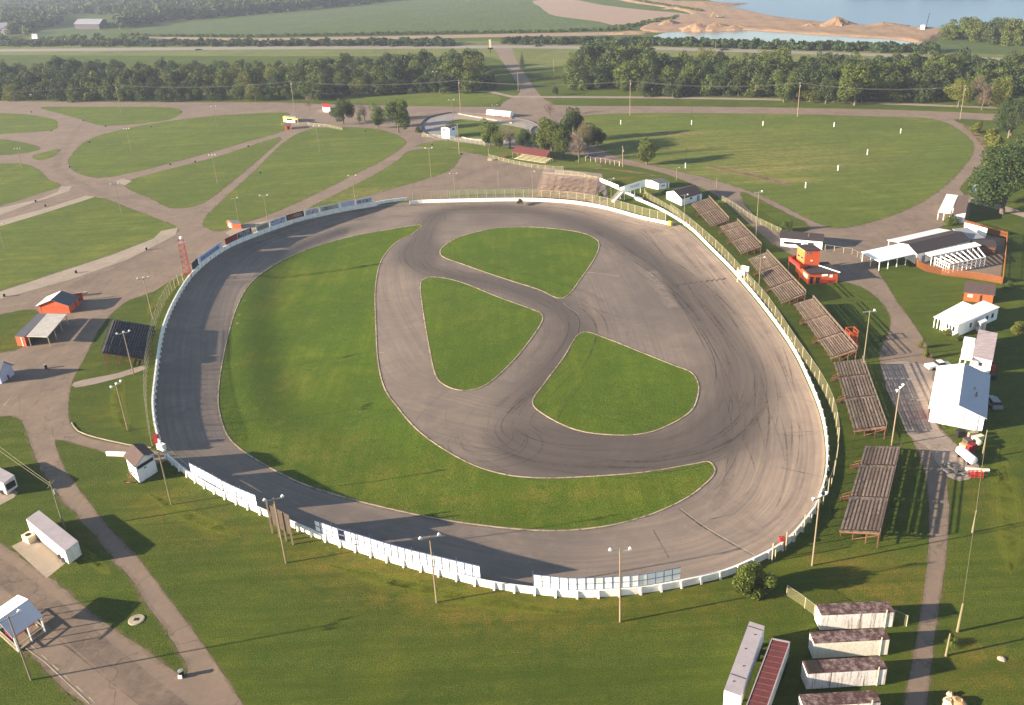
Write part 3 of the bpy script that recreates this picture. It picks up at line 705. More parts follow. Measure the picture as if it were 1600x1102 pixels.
# ================================================================ walls round the track
def wall(label, s, w, h, m, butt=None, spacing=3.0, out=-1, sm=3, z0=-.35):
    P = smooth(W(s), False, sm) if sm else W(s)
    t = thing('concrete_wall', label, 'wall', P[0]); strip('wall_run', P, w, z0, h, m, parent=t)
    if butt:
        proto = None
        for c, tan in resample(P, spacing):
            q = perp(tan)*out
            if proto is None:
                b = MB(); b.hexa([(-.17, 0, 0), (.17, 0, 0), (.14, .38, 0), (-.14, .38, 0), (-.17, 0, h+.05), (.17, 0, h+.05), (.14, .16, h+.05), (-.14, .16, h+.05)])
                proto = b.build('buttress', m, t); o = proto
            else: o = proto.copy(); COL.objects.link(o); o.parent = t
            o.location = c+q*(w/2)-t.location; o.rotation_euler = (0, 0, math.atan2(q.y, q.x)-math.pi/2)
    return t, P
BOT = "262,717 284,736 312,756 352,778 402,800 452,821 502,842 560,862 620,881 700,902 760,917 830,927 900,933 970,930 1040,921 1090,911 1131,901 1172,884 1211,864 1241,840 1271,802"
wall('white outer wall curving along the near bottom edge of the track', BOT, .3, 1.15, WALLW, True, 3.0, -1)
wall('white outer wall along the right side of the track below the grandstands', "1271,802 1286,762 1292,722 1290,680 1281,640 1263,595 1241,550 1211,505 1176,460 1141,420 1111,390 1083,362 1054,341 1022,324 990,311", .26, .9, WALLW, True, 3.4, -1)
wall('white outer wall along the top end of the track below the pale grandstand', "1046,351 1000,341 950,327 900,318 850,314 800,313 740,314 690,315 660,316 640,318", .26, .85, WALLW)
wall('short white wall piece at the gap in the top left fence', "636,313 610,316 588,320", .3, 1.1, WALLW)
wall('white outer wall along the left side of the track under the advertising boards', "588,321 550,327 515,334 470,345 430,358 390,373 360,386 330,405 305,427 288,449 270,481 256,516 249,551 244,591 240,631 242,661 247,686 252,703", .34, 1.25, WALLW, True, 3.2, 1)
wall('low white wall beside the pit entry lane by the white control booth', "167,712 195,713 218,716 240,716", .3, .9, WALLW, sm=0)
wall('thin white kerb wall along the north side of the pit entry lane', "112,661 122,674 150,684 185,692 210,697 236,700", .2, .16, KERB, sm=2)
wall('low wall that runs from the footbridge to the start of the right side wall', "976,302 990,308 1004,314", .3, .9, GREYM, sm=0)
# yellow end cap and red drum
def simple_box(name, label, cat, px, py, sx, sy, h, m, rz=0, group=None, lidm=None):
    t = thing(name, label, cat, G(px, py), group, rz); MB().box(-sx/2, sx/2, -sy/2, sy/2, 0, h).build('body', m, t)
    if lidm: MB().box(-sx/2-.05, sx/2+.05, -sy/2-.05, sy/2+.05, h+.003, h+.1).build('lid', lidm, t)
    return t
simple_box('wall_end_cap', 'yellow painted end block where the top wall stops', 'end block', 1047, 352, .7, 1.4, 1.3, YELLOW, R(20))
simple_box('crash_barrel', 'red barrel standing on the wall end by the pit entry', 'barrel', 246, 693, .8, .9, 1.7, REDP, lidm=REDP)
simple_box('crash_barrel', 'red barrel behind the lower right corner of the track wall', 'barrel', 1221, 854, .8, .8, 1.5, REDP, lidm=REDP)
simple_box('wall_end_cap', 'broken white wall end block at the pit entry opening', 'end block', 253, 702, .9, 1.6, 1.2, WALLW, R(60))

# white panel fences standing on the near wall
def panel_fence(label, s, h0=1.18, h1=3.2, missing=(), fw=1.0):
    P = smooth(W(s), False, 3); t = thing('panel_fence', label, 'fence', P[0])
    fr = MB(); R_ = resample(P, 1.25); lift = Vector((0, 0, 1)); k = 0; hm = (h0+h1)/2
    for i, ((a, _), (b, _)) in enumerate(zip(R_[:-1], R_[1:])):
        d = (b-a).normalized(); n = perp(d); off = n*.12
        fr.bar(a+off+lift*h0, a+off+lift*(h1+.03), .16*fw); 
        for zz in (h0+.02, hm, h1): fr.bar(a+off+lift*zz, b+off+lift*zz, .11*fw, .13*fw)
        if i % 3 == 0: fr.bar(a+off+lift*h1, a+off+lift*(h1+.7), .05)
        for z0, z1 in ((h0+.06, hm-.04), (hm+.05, h1-.04)):
            if i in missing: continue
            p0, p1 = a+off+d*.07, b+off-d*.07; q = n*.015; m = MB()
            m.hexa([p0-q+lift*z0, p1-q+lift*z0, p1+q+lift*z0, p0+q+lift*z0, p0-q+lift*z1, p1-q+lift*z1, p1+q+lift*z1, p0+q+lift*z1])
            m.build('panel', WHITE if (i*7+int(z0)) % 17 else WALLW, t, world=True)
    fr.build('frame', NAVY, t, world=True); return t
panel_fence('white gridded panel fence on the lower left wall below the control booth', "300,748 330,764 362,782 408,802")
panel_fence('long white gridded panel fence on the bottom wall right of the dark billboard', "494,839 530,853 560,862 620,881 690,899 752,914", missing=(4,))
panel_fence('white gridded panel fence with blue frames around the bottom middle light pole', "834,927 870,931 900,933 970,930 1010,926 1068,915", fw=.7)

# chain-link and catch fences
def fence(label, s, h, sp, post, mesh, pw=.1, rails=True, sm=3, name='chain_link_fence', lean=0.0, stub=False):
    P = smooth(W(s), False, sm) if sm else W(s); t = thing(name, label, 'fence', P[0])
    pr = None; RP = resample(P, sp); RP.append((P[-1], (P[-1]-P[-2]).normalized())); Z = Vector((0, 0, 1))
    for i, (c, tan) in enumerate(RP[:98]):
        if pr is None: pr = MB().box(-pw/2, pw/2, -pw/2, pw/2, 0, h+.05).build('post', post, t); o = pr
        else: o = pr.copy(); COL.objects.link(o); o.parent = t
        o.location = c-t.location; o.rotation_euler = (0, lean*(1 if i % 2 else .6), math.atan2(tan.y, tan.x))
        if stub and i % 2: o.scale = (1, 1, .5)
    if mesh:
        m = MB()
        for a, b in zip(P[:-1], P[1:]): m.poly([a+Z*.05, b+Z*.05, b+Z*h, a+Z*h])
        m.build('mesh', mesh, t, world=True)
    if rails:
        m = MB()
        for a, b in zip(P[:-1], P[1:]): m.bar(a+Z*h, b+Z*h, .035)
        m.build('top_rail', GALV, t, world=True)
    return t
fence('tall catch fence with pale posts between the right side wall and the grandstands', "1048,334 1072,352 1100,376 1128,402 1160,438 1200,484 1240,545 1275,596 1299,642 1309,690 1305,730 1296,768 1271,812 1240,848 1206,878", 3.3, 2.9, FPOST, CHAIN, .13, name='catch_fence', stub=True)
fence('catch fence with pale posts behind the top wall of the track', "1040,347 1000,337 950,323 900,314 850,310 800,309 740,310 690,311 645,314", 3.0, 3.4, FPOST, CHAIN, .12, name='catch_fence')
fence('green screened fence by the top middle of the track', "700,308 740,307 790,306 826,305", 2.6, 3.4, GALV, CHAING, .08)
fence('leaning catch fence outside the left side wall beside the dark grandstand', "238,697 233,662 229,625 231,575 240,522 254,482 270,455 287,441", 3.1, 2.6, FPOST, CHAIN, .13, name='catch_fence', lean=-.1)
fence('low chain link fence behind the first two right hand grandstands', "1128,314 1150,328 1178,346 1220,366", 1.8, 3, FPOST, CHAIN, .08)
fence('chain link fence along the footbridge lane to the track corner', "1006,308 1030,322 1050,334 1062,345", 2.2, 3, FPOST, CHAIN, .08, sm=0)
fence('chain link fence across the lawn in front of the kart track', "660,214 700,218 740,224 758,228", 1.6, 3.5, GALV, CHAIN, .08)
fence('low chain link fence in front of the brown roofed shelter', "765,247 800,256 845,264 880,266", 1.5, 3.5, GALV, CHAIN, .08)
fence('chain link fence at the edge of the lot behind the pale top grandstand', "868,272 905,276 935,284", 1.5, 3.5, GALV, CHAIN, .08)
fence('small chain link fence left of the topmost storage trailer', "1229,931 1250,945 1272,962", 1.8, 3.2, FPOST, CHAIN, .08, sm=0)
fence('short chain link fence right of the topmost storage trailer', "1396,970 1416,979", 1.8, 2, FPOST, CHAIN, .08, sm=0)
fence('short fence with a gate between the dark roofed pavilion and the white canopy', "1289,391 1310,394 1330,397 1345,405", 1.6, 2.6, FPOST, None, .1, sm=0)
fence('turnstile railing beside the utility pole near the picnic tree', "915,252 940,255 968,260", 2.0, 2.5, FPOST, None, .14, sm=0)
fence('wire fence by the small booth with a red roof', "440,197 480,196 512,199 535,204", 1.4, 4, GALV, CHAIN, .08, sm=0)

# ================================================================ buildings
def quadset(A, B, C=None, D=None):
    g = lambda q: G(*q) if len(q) == 3 else G(q[0], q[1], 0)
    A, B = g(A), g(B); z0 = Vector((A.x, A.y, 0)); u = Vector((B.x-A.x, B.y-A.y, 0))
    if C is not None: c = g(C); v = Vector((c.x-A.x, c.y-A.y, 0))
    else: c = g(D); v = Vector((c.x-B.x, c.y-B.y, 0))
    return z0, u, v
def building(name, label, cat, A, B, C=None, D=None, h=2.6, r=3.4, ridge='y', wall_m=WHITE2, roof_m=SHING, roof2=None, over=.35, items=(), group=None, rname='roof', walls=True, z0=0.0, posts=None):
    o, u, v = quadset(A, B, C, D); t = thing(name, label, cat, o, group)
    Lu, Lv = u.length, v.length
    pt = lambda s, q, z: Vector((0, 0, 0))+u*s+v*q+Vector((0, 0, z))
    zr = {'flat': (h, h, h, h), 'shed': (h, h, r, r), 'shedx': (h, r, r, h)}.get(ridge)
    if walls:
        m = MB(); b = [pt(0, 0, z0), pt(1, 0, z0), pt(1, 1, z0), pt(0, 1, z0)]
        if zr: T = [pt(0, 0, zr[0]), pt(1, 0, zr[1]), pt(1, 1, zr[2]), pt(0, 1, zr[3])]
        else: T = [pt(0, 0, h), pt(1, 0, h), pt(1, 1, h), pt(0, 1, h)]
        for i in range(4): m.poly([b[i], b[(i+1) % 4], T[(i+1) % 4], T[i]])
        m.poly(b[::-1])
        if not zr:
            if ridge == 'y': g1, g2 = pt(.5, 0, r), pt(.5, 1, r); m.poly([T[0], T[1], g1]); m.poly([T[2], T[3], g2])
            elif ridge == 'x': g1, g2 = pt(0, .5, r), pt(1, .5, r); m.poly([T[3], T[0], g1]); m.poly([T[1], T[2], g2])
        m.build('wall', wall_m, t)
    if posts:
        pm, offs = posts
        for s, q in offs: MB().box(-.08, .08, -.08, .08, 0, h-.01).build('post', pm, t).location = pt(s, q, 0)
    ou, ov, th = over/Lu, over/Lv, .12
    if zr:
        f = lambda s, q: zr[0]+(zr[1]-zr[0])*s+(zr[3]-zr[0])*q
        P = [pt(s, q, f(s, q)+.02) for s, q in ((-ou, -ov), (1+ou, -ov), (1+ou, 1+ov), (-ou, 1+ov))]
        m = MB(); m.slab(P, th); m.build(rname, roof_m, t)
    else:
        dr = (r-h)
        for side in (0, 1):
            if ridge == 'y':
                e = -ou if side == 0 else 1+ou; ze = h-dr*ou*2
                P = [pt(e, -ov, ze+.02), pt(.5, -ov, r+.02), pt(.5, 1+ov, r+.02), pt(e, 1+ov, ze+.02)]
            else:
                e = -ov if side == 0 else 1+ov; ze = h-dr*ov*2
                P = [pt(-ou, e, ze+.02), pt(1+ou, e, ze+.02), pt(1+ou, .5, r+.02), pt(-ou, .5, r+.02)]
            if (side == 1) == (ridge == 'y'): P = P[::-1] if ridge == 'x' else P[::-1]
            m = MB(); m.slab(P, th); m.build(rname+'_slope', (roof2 if side and roof2 else roof_m), t)
    nf = {'f': (0, 0, u, -v), 'b': (0, 1, u, v), 'l': (0, 0, v, -u), 'r': (1, 0, v, u)}
    for it in items:
        nm, face, a0, a1, za, zb, mm = it[:7]
        s, q, along, outw = nf[face]; o0 = pt(s, q, 0); nrm = (outw-along*(outw.dot(along)/along.dot(along))).normalized()
        P0, P1 = o0+along*a0, o0+along*a1; e = nrm*.05; i_ = nrm*.004; Z = Vector((0, 0, 1)); m = MB()
        m.hexa([P0+e+Z*za, P1+e+Z*za, P1+i_+Z*za, P0+i_+Z*za, P0+e+Z*zb, P1+e+Z*zb, P1+i_+Z*zb, P0+i_+Z*zb]); ob = m.build(nm, mm, t)
        if nm == 'window':
            fr = MB(); w = .07; e2 = nrm*.08
            for (x0, x1, y0, y1) in ((a0, a1, za-w, za), (a0, a1, zb, zb+w)):
                p, q_ = o0+along*x0, o0+along*x1; fr.hexa([p+e2+Z*y0, q_+e2+Z*y0, q_+i_+Z*y0, p+i_+Z*y0, p+e2+Z*y1, q_+e2+Z*y1, q_+i_+Z*y1, p+i_+Z*y1])
            for x0 in (a0, a1):
                p, q_ = o0+along*x0-along.normalized()*.04, o0+along*x0+along.normalized()*.04; fr.hexa([p+e2*1.04+Z*(za-w), q_+e2*1.04+Z*(za-w), q_+i_+Z*(za-w), p+i_+Z*(za-w), p+e2*1.04+Z*(zb+w), q_+e2*1.04+Z*(zb+w), q_+i_+Z*(zb+w), p+i_+Z*(zb+w)])
            fr.build('frame', GREYM, ob)
    return t, pt, u, v
def canopy(name, label, cat, c1, c2, c3, h, roof_m=WHITE, post_m=WHITE, np_=(3, 2), th=.18, slope=0.0, group=None, fascia=None):
    """open roof on posts; c1 near-left, c2 near-right, c3 far-left roof corners as seen"""
    A, B, C = G(*c1, h), G(*c2, h), G(*c3, h); o = Vector((A.x, A.y, 0)); t = thing(name, label, cat, o, group)
    u, v = B-A, C-A; Z = Vector((0, 0, 1)); P = [Z*h, Z*h+u, Z*(h+slope)+u+v, Z*(h+slope)+v]
    m = MB(); m.slab(P, th); m.build('roof', roof_m, t)
    for i in range(np_[0]):
        for j in range(np_[1]):
            s = .03+.94*i/max(1, np_[0]-1); q = .04+.92*j/max(1, np_[1]-1)
            p = u*s+v*q; pb = MB().box(-.08, .08, -.08, .08, 0, h+slope*q-.005).build('post', post_m, t); pb.location = p
    return t, u, v
win = lambda f, a, b, z0=1.0, z1=2.0: ('window', f, a, b, z0, z1, GLASS)
door = lambda f, a, b, m=GREYM, h=2.0: ('door', f, a, b, .02, h, m)

building('workshop', 'large white workshop with a pink metal gable roof, its shaded slope tinted blue grey', 'building', (1451, 659), (1534, 675), C=(1467, 574, 3.0), h=3.0, r=4.5, wall_m=WHITE, roof_m=PINKM, roof2=SHADEDM, over=.4,
         items=[door('f', .44, .58, WHITE2, 2.1), ('door', 'l', .05, .22, .02, 2.4, REDP), ('vent', 'f', .62, .66, 1.2, 2.6, GREYM), win('r', .6, .66), win('r', .3, .36)])
ws = bpy.data.objects['workshop']; o_, u_, v_ = quadset((1451, 659), (1534, 675), C=(1467, 574, 3.0)); m = MB()
for k in range(1, 14):
    for e, zz in ((-.03, 2.93),): m.bar(u_*e+v_*(k/14)+Z*(zz+.13), u_*.5+v_*(k/14)+Z*4.66, .05, .035)
m.build('roof_seams', PINKM, ws); m = MB(); m.tube(u_*.8+v_*.35+Z*3.5, u_*.8+v_*.35+Z*4.6, .16); m.tube(u_*.76+v_*.5+Z*3.5, u_*.76+v_*.5+Z*4.3, .1); m.build('flue_pipe', DARK, ws)
building('mobile_home', 'white mobile home with a dented mauve roof just above the workshop', 'mobile home', (1517, 577), (1546, 584), C=(1530, 516, 2.8), h=2.8, ridge='flat', wall_m=WHITE, roof_m=SMASHROOF, over=.15,
         items=[win('f', .35, .55, 1.2, 2.0), ('corner_trim', 'f', .62, .66, .1, 2.7, GREYM), win('l', .3, .36), win('l', .7, .76), door('l', .5, .56)])
canopy('carport', 'bright white flat carport joined to the dented mobile home', 'carport', (1500, 561), (1518, 564), (1507, 527), 2.7, WHITE, WHITE, (3, 3))
building('mobile_home', 'long white mobile home with a plain pale flat roof and windows facing the road', 'mobile home', (1471, 516), (1494, 527), C=(1537, 471, 2.9), h=2.9, ridge='flat', wall_m=WHITE, roof_m=PINKM, over=.2,
         items=[win('f', .3, .42, 1.1, 2.1), win('f', .5, .6, 1.1, 2.1), win('f', .68, .84, 1.1, 2.1), win('r', .3, .34), win('r', .7, .75), win('r', .84, .89), door('r', .5, .55)])
canopy('porch', 'white roofed open porch along the left side of the long mobile home', 'porch', (1459, 496), (1475, 502.6), (1504, 472), 2.6, WHITE, WHITE, (4, 4))
building('shed', 'small pale lean-to shed on the right side of the long mobile home', 'shed', (1524, 515), (1530, 521), C=(1536, 496, 2.3), h=2.3, ridge='flat', wall_m=WHITE2, roof_m=PINKM, over=.15, items=[win('f', .3, .6, 1.2, 1.8), door('r', .3, .5)])
building('snack_hut', 'orange hut with a dark brown roof below the board fence', 'hut', (1505, 470), (1550, 475), C=(1510, 441, 2.9), h=2.2, r=2.9, ridge='shed', wall_m=ORANGE, roof_m=SHINGB, over=.3, items=[('hatch', 'f', .55, .63, .1, 1.9, DARK), ('counter', 'f', .03, .4, .9, 1.05, ORANGE), ('hatch', 'f', .12, .3, 1.1, 1.8, CREAM)])
# concession cluster
canopy('entrance_canopy', 'bright white flat entrance canopy on posts left of the dark roofed hall', 'canopy', (1374, 410), (1433, 397), (1345.7, 394.5), 2.6, WHITE, WHITE, (5, 3), slope=0)
building('refreshment_hall', 'long hall with a dark shingled hip roof between white awnings', 'building', (1433, 396.5, 3.0), (1516, 376.5, 3.0), C=(1405, 380, 3.0), h=3.0, r=4.1, ridge='x', wall_m=WHITE, roof_m=SHING, over=.25, items=[door('f', .1, .16), win('f', .3, .4), win('f', .5, .6), win('f', .75, .85), win('b', .2, .3), win('b', .6, .7)])
canopy('awning', 'pale pink grey awning strip behind the dark roofed hall', 'awning', (1405, 379.5), (1486, 361), (1386, 376), 2.95, PINKM, WHITE, (6, 2))
canopy('awning', 'white awning strip between the dark roofed hall and the pergola', 'awning', (1454, 401.5), (1533.5, 384.5), (1444.5, 396), 2.7, WHITE, WHITE, (6, 2))
canopy('lean_to', 'grey flat roofed lean-to at the right end of the dark roofed hall', 'lean-to', (1516, 375), (1540, 372.5), (1488, 358.6), 2.8, GREYM, GREYM, (3, 3))
building('cook_shed', 'dark roofed low shed in the right corner of the fenced yard', 'shed', (1520, 385, 2.3), (1556, 386, 2.3), C=(1517, 374, 2.3), h=2.3, r=2.9, ridge='x', wall_m=PL_RED, roof_m=SHING, over=.2)
A, B = G(1505, 363), G(1540, 372.5); t = thing('backboard', 'big blank white board standing behind the grey lean-to', 'board', A); m = MB(); Z = Vector((0, 0, 1)); m.hexa([Z*.6, B-A+Z*.6, B-A+Z*.6+Vector((.1, .1, 0)), Z*.6+Vector((.1, .1, 0)), Z*2.9, B-A+Z*2.9, B-A+Z*2.9+Vector((.1, .1, 0)), Z*2.9+Vector((.1, .1, 0))]); m.build('panel', WHITE, t)
for s in (.05, .5, .95): MB().box(-.06, .06, .12, .24, 0, 2.7).build('post', WHITE, t).location = (B-A)*s
# pergola
def pergola():
    h = 2.5; i0, i1, o0, o1 = G(1461, 402.5, h), G(1528, 387, h), G(1484, 413, h), G(1540, 402, h); o = Vector((i0.x, i0.y, 0)); t = thing('pergola', 'white slatted pergola inside the brown board fence', 'pergola', o)
    rel = lambda p: Vector((p.x-o.x, p.y-o.y, p.z)); Z = Vector((0, 0, 1))
    for k in range(9):
        s = k/8; a, b = rel(i0.lerp(i1, s)), rel(o0.lerp(o1, s))
        MB().bar(a, b, .22, .22).build('rafter', WHITE, t); MB().bar(Vector((b.x, b.y, 0)), b-Z*.11, .12).build('post', WHITE, t); MB().bar(Vector((a.x, a.y, 0)), a-Z*.11, .12).build('post', WHITE, t)
    m = MB(); m.bar(rel(o0), rel(o1), .18); m.bar(rel(i0), rel(o0), .18); m.bar(rel(i1), rel(o1), .18); m.build('beam', WHITE, t)
    m = MB()
    for k in range(7): a = rel(i0.lerp(o0, (k+.5)/7)); m.bar(Vector((a.x, a.y, 0)), a, .1)
    for zz in (.9, 1.7): m.bar(rel(i0)-Z*zz, rel(o0)-Z*zz, .08); m.bar(rel(o0)-Z*zz, rel(o1)-Z*zz, .08)
    m.build('lattice', WHITE, t)
pergola()
def board_fence(label, s, h, m=FENCEB):
    P = W(s); t = thing('board_fence', label, 'fence', P[0]); Z = Vector((0, 0, 1)); b = MB(); rr = random.Random(3)
    for c, d in resample(P, .2): hh = h+rr.uniform(-.04, .04); b.bar(c+Z*.03, c+Z*hh, .17, .04) if abs(d.x) > .7 else b.bar(c+Z*.03, c+Z*hh, .04, .17)
    b.build('boards', m, t, world=True); b = MB()
    for a, c in zip(P[:-1], P[1:]):
        q = perp(c-a)*.08
        for zz in (.5, h-.4): b.bar(a+q+Z*zz, c+q+Z*zz, .07)
    b.build('rail', m, t, world=True)
board_fence('tall brown board fence curving along the front of the refreshment yard', "1430,412 1434,418 1445,424 1471,430 1519,436 1545,440 1566,444", 1.9)
board_fence('brown board fence along the right side of the refreshment yard', "1566,444 1568,425 1570,405 1573,372", 1.9)
board_fence('brown board fence behind the blank white board', "1573,372 1550,367 1528,359 1505,353", 1.9)
sheet('yard_paving', "1436,400 1445,420 1475,428 1520,433 1563,439 1567,405 1571,374 1545,368 1500,360", PAVE, .042, 0)
# grey and white canopy house by the paddock road
building('garage', 'shed with a bright white and a brown roof slope at the paddock road', 'garage', (1486, 349), (1506, 349), D=(1514, 308, 2.5), h=2.5, r=3.3, ridge='shedx', wall_m=WHITE, roof_m=SHINGB, over=.1, items=[door('f', .1, .8, WHITE2, 2)])
bpy.data.objects['garage'].children[1].data.materials[0] = SHINGB
canopy('carport', 'bright white carport roof on the left of the brown roofed paddock shed', 'carport', (1465.7, 331.6), (1484.5, 334), (1479, 304), 2.6, WHITE, WHITE, (3, 3))
# announcer tower
h1 = 2.9
building('announcer_hut', 'orange ground floor hut with a flat dark roof beside the announcer tower', 'building', (1264, 428, h1), (1310, 425.5, h1), C=(1248, 413, h1), h=h1, ridge='flat', wall_m=ORANGE, roof_m=SHING, over=.3,
         items=[('hatch', 'f', .25, .38, .1, 1.8, DARK), ('awning_board', 'f', .45, .65, 2.0, 2.6, WHITE), ('hatch', 'f', .05, .15, .1, 2, DARK), ('panel', 'l', .1, .5, 1, 2.3, CREAM), ('counter', 'f', .4, .9, .1, 1.0, REDP), ('sign', 'f', .72, .82, 1.6, 2.3, WHITE)])
building('announcer_tower', 'two storey orange announcer tower with yellowish left face', 'tower', (1258.5, 392, 7.2), (1282, 391, 7.2), C=(1246.4, 383.8, 7.2), h=7.2, ridge='flat', wall_m=ORANGE, roof_m=SHING, over=.25,
         items=[('window', 'l', .15, .45, 4.6, 5.1, GLASS), ('window', 'l', .55, .9, 4.6, 5.1, GLASS), ('window', 'f', .1, .2, 6.3, 6.75, GLASS), ('window', 'f', .28, .38, 6.3, 6.75, GLASS), ('sign', 'f', .5, .7, 6.3, 6.8, ORANGE), ('sign', 'f', .4, .55, 4.2, 4.6, CREAM), ('painted_panel', 'l', .02, .98, 3.2, 7.0, plain('amber_paint', (.60, .16, .035))), ('roof_trim', 'f', 0, 1, 6.95, 7.15, REDP), ('roof_trim', 'l', 0, 1, 7.02, 7.18, CREAM)])
t = thing('balcony', 'orange railed walkway on the track side of the announcer tower', 'walkway', G(1240, 420)); o = t.location
a, b, c, d = [G(x, y, 3.1)-o for x, y in ((1233, 407), (1250, 421), (1262, 417), (1246, 404))]
MB().slab([a, b, c, d], .15).build('deck', ORANGE, t); m = MB()
for p, q in ((a, b), (a, d)):
    m.bar(p+Z*1.1, q+Z*1.1, .08); m.bar(p+Z*.6, q+Z*.6, .3, .6)
    for k in range(6): e = p.lerp(q, k/5); m.bar(e, e+Z*1.1, .07)
m.build('railing', REDP, t); m = MB()
for e in (a, b, c, d): m.bar(Vector((e.x, e.y, 0)), e, .14)
m.build('post', ORANGE, t)
a, b = G(1280, 414, 3.4), G(1313, 425, 3.4); t = thing('roof_beam', 'long white beam lying on the announcer hut roof edge', 'beam', Vector((a.x, a.y, 3.05))); MB().bar((0, 0, .2), (b.x-a.x, b.y-a.y, .2), .25, .18).build('beam', WHITE, t)
building('pavilion', 'dark roofed open pavilion with white front left of the announcer tower', 'pavilion', (1219, 385), (1284, 391), C=(1221, 361.6, 3.3), h=2.6, r=3.3, ridge='shed', wall_m=WHITE, roof_m=SHING, over=.35, items=[('opening', 'f', .08, .5, .9, 1.6, DARK), ('opening', 'f', .66, .8, .2, 1.9, DARK), ('hatch', 'f', .55, .64, 1.1, 2.0, GREYM)])
building('toilet_block', 'white gabled block with a dark roof just above the first grandstand', 'building', (1041, 311), (1065, 322), D=(1097, 301.3, 2.6), h=2.5, r=4.1, wall_m=WHITE, roof_m=SHING, over=.3, items=[('window', 'r', .4, .5, 1.5, 2.0, GLASS), door('r', .75, .88)])
building('ticket_office', 'white block with a dark roof at the right end of the footbridge', 'building', (1007, 291.5), (1028.5, 296.5), D=(1045.7, 284.5, 2.3), h=2.3, r=2.9, wall_m=WHITE, roof_m=SLATE, over=.2, items=[('window', 'r', .3, .6, 1.0, 1.5, GREYM), door('r', .75, .9), ('vent', 'f', .1, .25, 2.35, 2.7, WHITE)])
# picnic shelter
canopy('picnic_shelter', 'long open shelter with a faded red roof under the trees', 'shelter', (799, 238), (854, 246), (806, 231.5), 2.9, REDRF, FPOST, (7, 2), slope=.9)
A, B = G(803, 249), G(853, 256.5); t = thing('bench_row', 'row of yellowish benches inside the red roofed shelter', 'bench', A); d = B-A; q = perp(d)*1.2; m = MB()
for k in range(5): m.bar(d*.02+q*k+Z*(.45+.2*k), d*.98+q*k+Z*(.45+.2*k), .5, .08); m.bar(d*.02+q*k, d*.02+q*k+Z*(.45+.2*k), .1); m.bar(d*.98+q*k, d*.98+q*k+Z*(.45+.2*k), .1)
m.build('seat', CREAM, t)
simple_box('crate', 'orange brown crate on the grass left of the red roofed shelter', 'crate', 786, 246.5, 2.6, 1.4, 1.1, PL_RED, R(-10))
simple_box('concrete_block', 'pale concrete block at the edge of the top lot', 'block', 766, 251, 2.2, 1.2, .9, KERB, R(-8))
building('scoring_booth', 'tall white two storey booth with a brown roof beside the kart track', 'booth', (690.5, 216), (703, 217), D=(713, 196, 5.0), h=5.0, r=5.5, wall_m=WHITE, roof_m=SHINGB, over=.3, items=[('window', 'r', .4, .7, 3.4, 4.3, GLASS), ('window', 'f', .2, .5, 3.6, 4.4, GLASS)])
# stair of the booth and white barrel trailer
A, B = G(694, 217.5), G(704, 219); m = MB(); t = thing('outside_stair', 'white wooden stair leaning on the scoring booth', 'stair', A); d = B-A
for k in range(9): m.bar(d*(k/8)*1.1+Z*(3.2-.38*k), d*(k/8)*1.1+Z*(3.2-.38*k)+perp(d)*-.9, .28, .06)
m.bar(Z*3.3, d*1.1+Z*.2, .08, .2); m.build('flight', WHITE2, t)
def round_trailer():
    A, B = G(760, 181), G(797, 184.5); t = thing('box_trailer', 'long white round topped trailer parked above the kart track', 'trailer', A); d = (B-A); L = d.length; t.rotation_euler = (0, 0, math.atan2(d.y, d.x)); m = MB(); n = 9; pr = [(0, .6)]+[(1.5-1.5*math.cos(math.pi*k/n), 2.0+1.1*math.sin(math.pi*k/n)) for k in range(n+1)]+[(3.0, .6)]
    for i in range(len(pr)-1): m.poly([(0, pr[i][0], pr[i][1]), (0, pr[i+1][0], pr[i+1][1]), (L, pr[i+1][0], pr[i+1][1]), (L, pr[i][0], pr[i][1])])
    m.poly([(0, a, b) for a, b in pr]); m.poly([(L, a, b) for a, b in pr][::-1]); m.poly([(0, 0, .6), (L, 0, .6), (L, 3, .6), (0, 3, .6)]); m.build('body', WHITE, t)
    for x in (L-3, L-1.8):
        for y in (.1, 2.9): MB().tube((x, y-.15, .45), (x, y+.15, .45), .45, n=12).build('wheel', RUBBER, t)
round_trailer()
building('gate_house', 'small white hut with a yellow framed front at the pit gate', 'hut', (443, 191), (461, 192), C=(444, 181, 2.6), h=2.6, ridge='flat', wall_m=WHITE, roof_m=GREYM, over=.2, items=[('window', 'f', .3, .8, 1.2, 2.0, GLASS)])
a, b = G(442.5, 185, 2.2), G(465, 188, 2.2); t = thing('yellow_sign_frame', 'yellow sign frame standing across the pit gate hut', 'sign frame', Vector((a.x, a.y, 0))); d = Vector((b.x-a.x, b.y-a.y, 0)); m = MB(); m.bar(Z*2.8, d+Z*2.8, .12, .7); m.bar(Z*0, Z*3.1, .5, .3); m.bar(d, d+Z*3.1, .3); m.build('frame', YELLOW, t)
building('guard_hut', 'orange hut at the pit gate in front of the yellow framed one', 'hut', (446, 203), (456, 202.5), C=(444.7, 195, 1.8), h=2.3, ridge='flat', wall_m=ORANGE, roof_m=SLATE, over=.15, items=[door('f', .3, .7, DARK, 1.8)])
building('entry_booth', 'tiny white booth with a red roof beside the far road', 'booth', (504, 170), (514, 170.5), C=(505, 167.3, 2.8), h=2.8, r=3.7, ridge='x', wall_m=WHITE, roof_m=REDP, over=.5, items=[win('f', .25, .4), win('f', .6, .75)])
building('tool_hut', 'small orange hut with a grey roof at the end of the grass wedge', 'hut', (355.5, 353.5), (364.5, 357.8), D=(376, 350, 1.8), h=1.8, r=2.5, wall_m=ORANGE, roof_m=SLATE, over=.15, items=[('door', 'f', .3, .7, .02, 1.5, WHITE)])
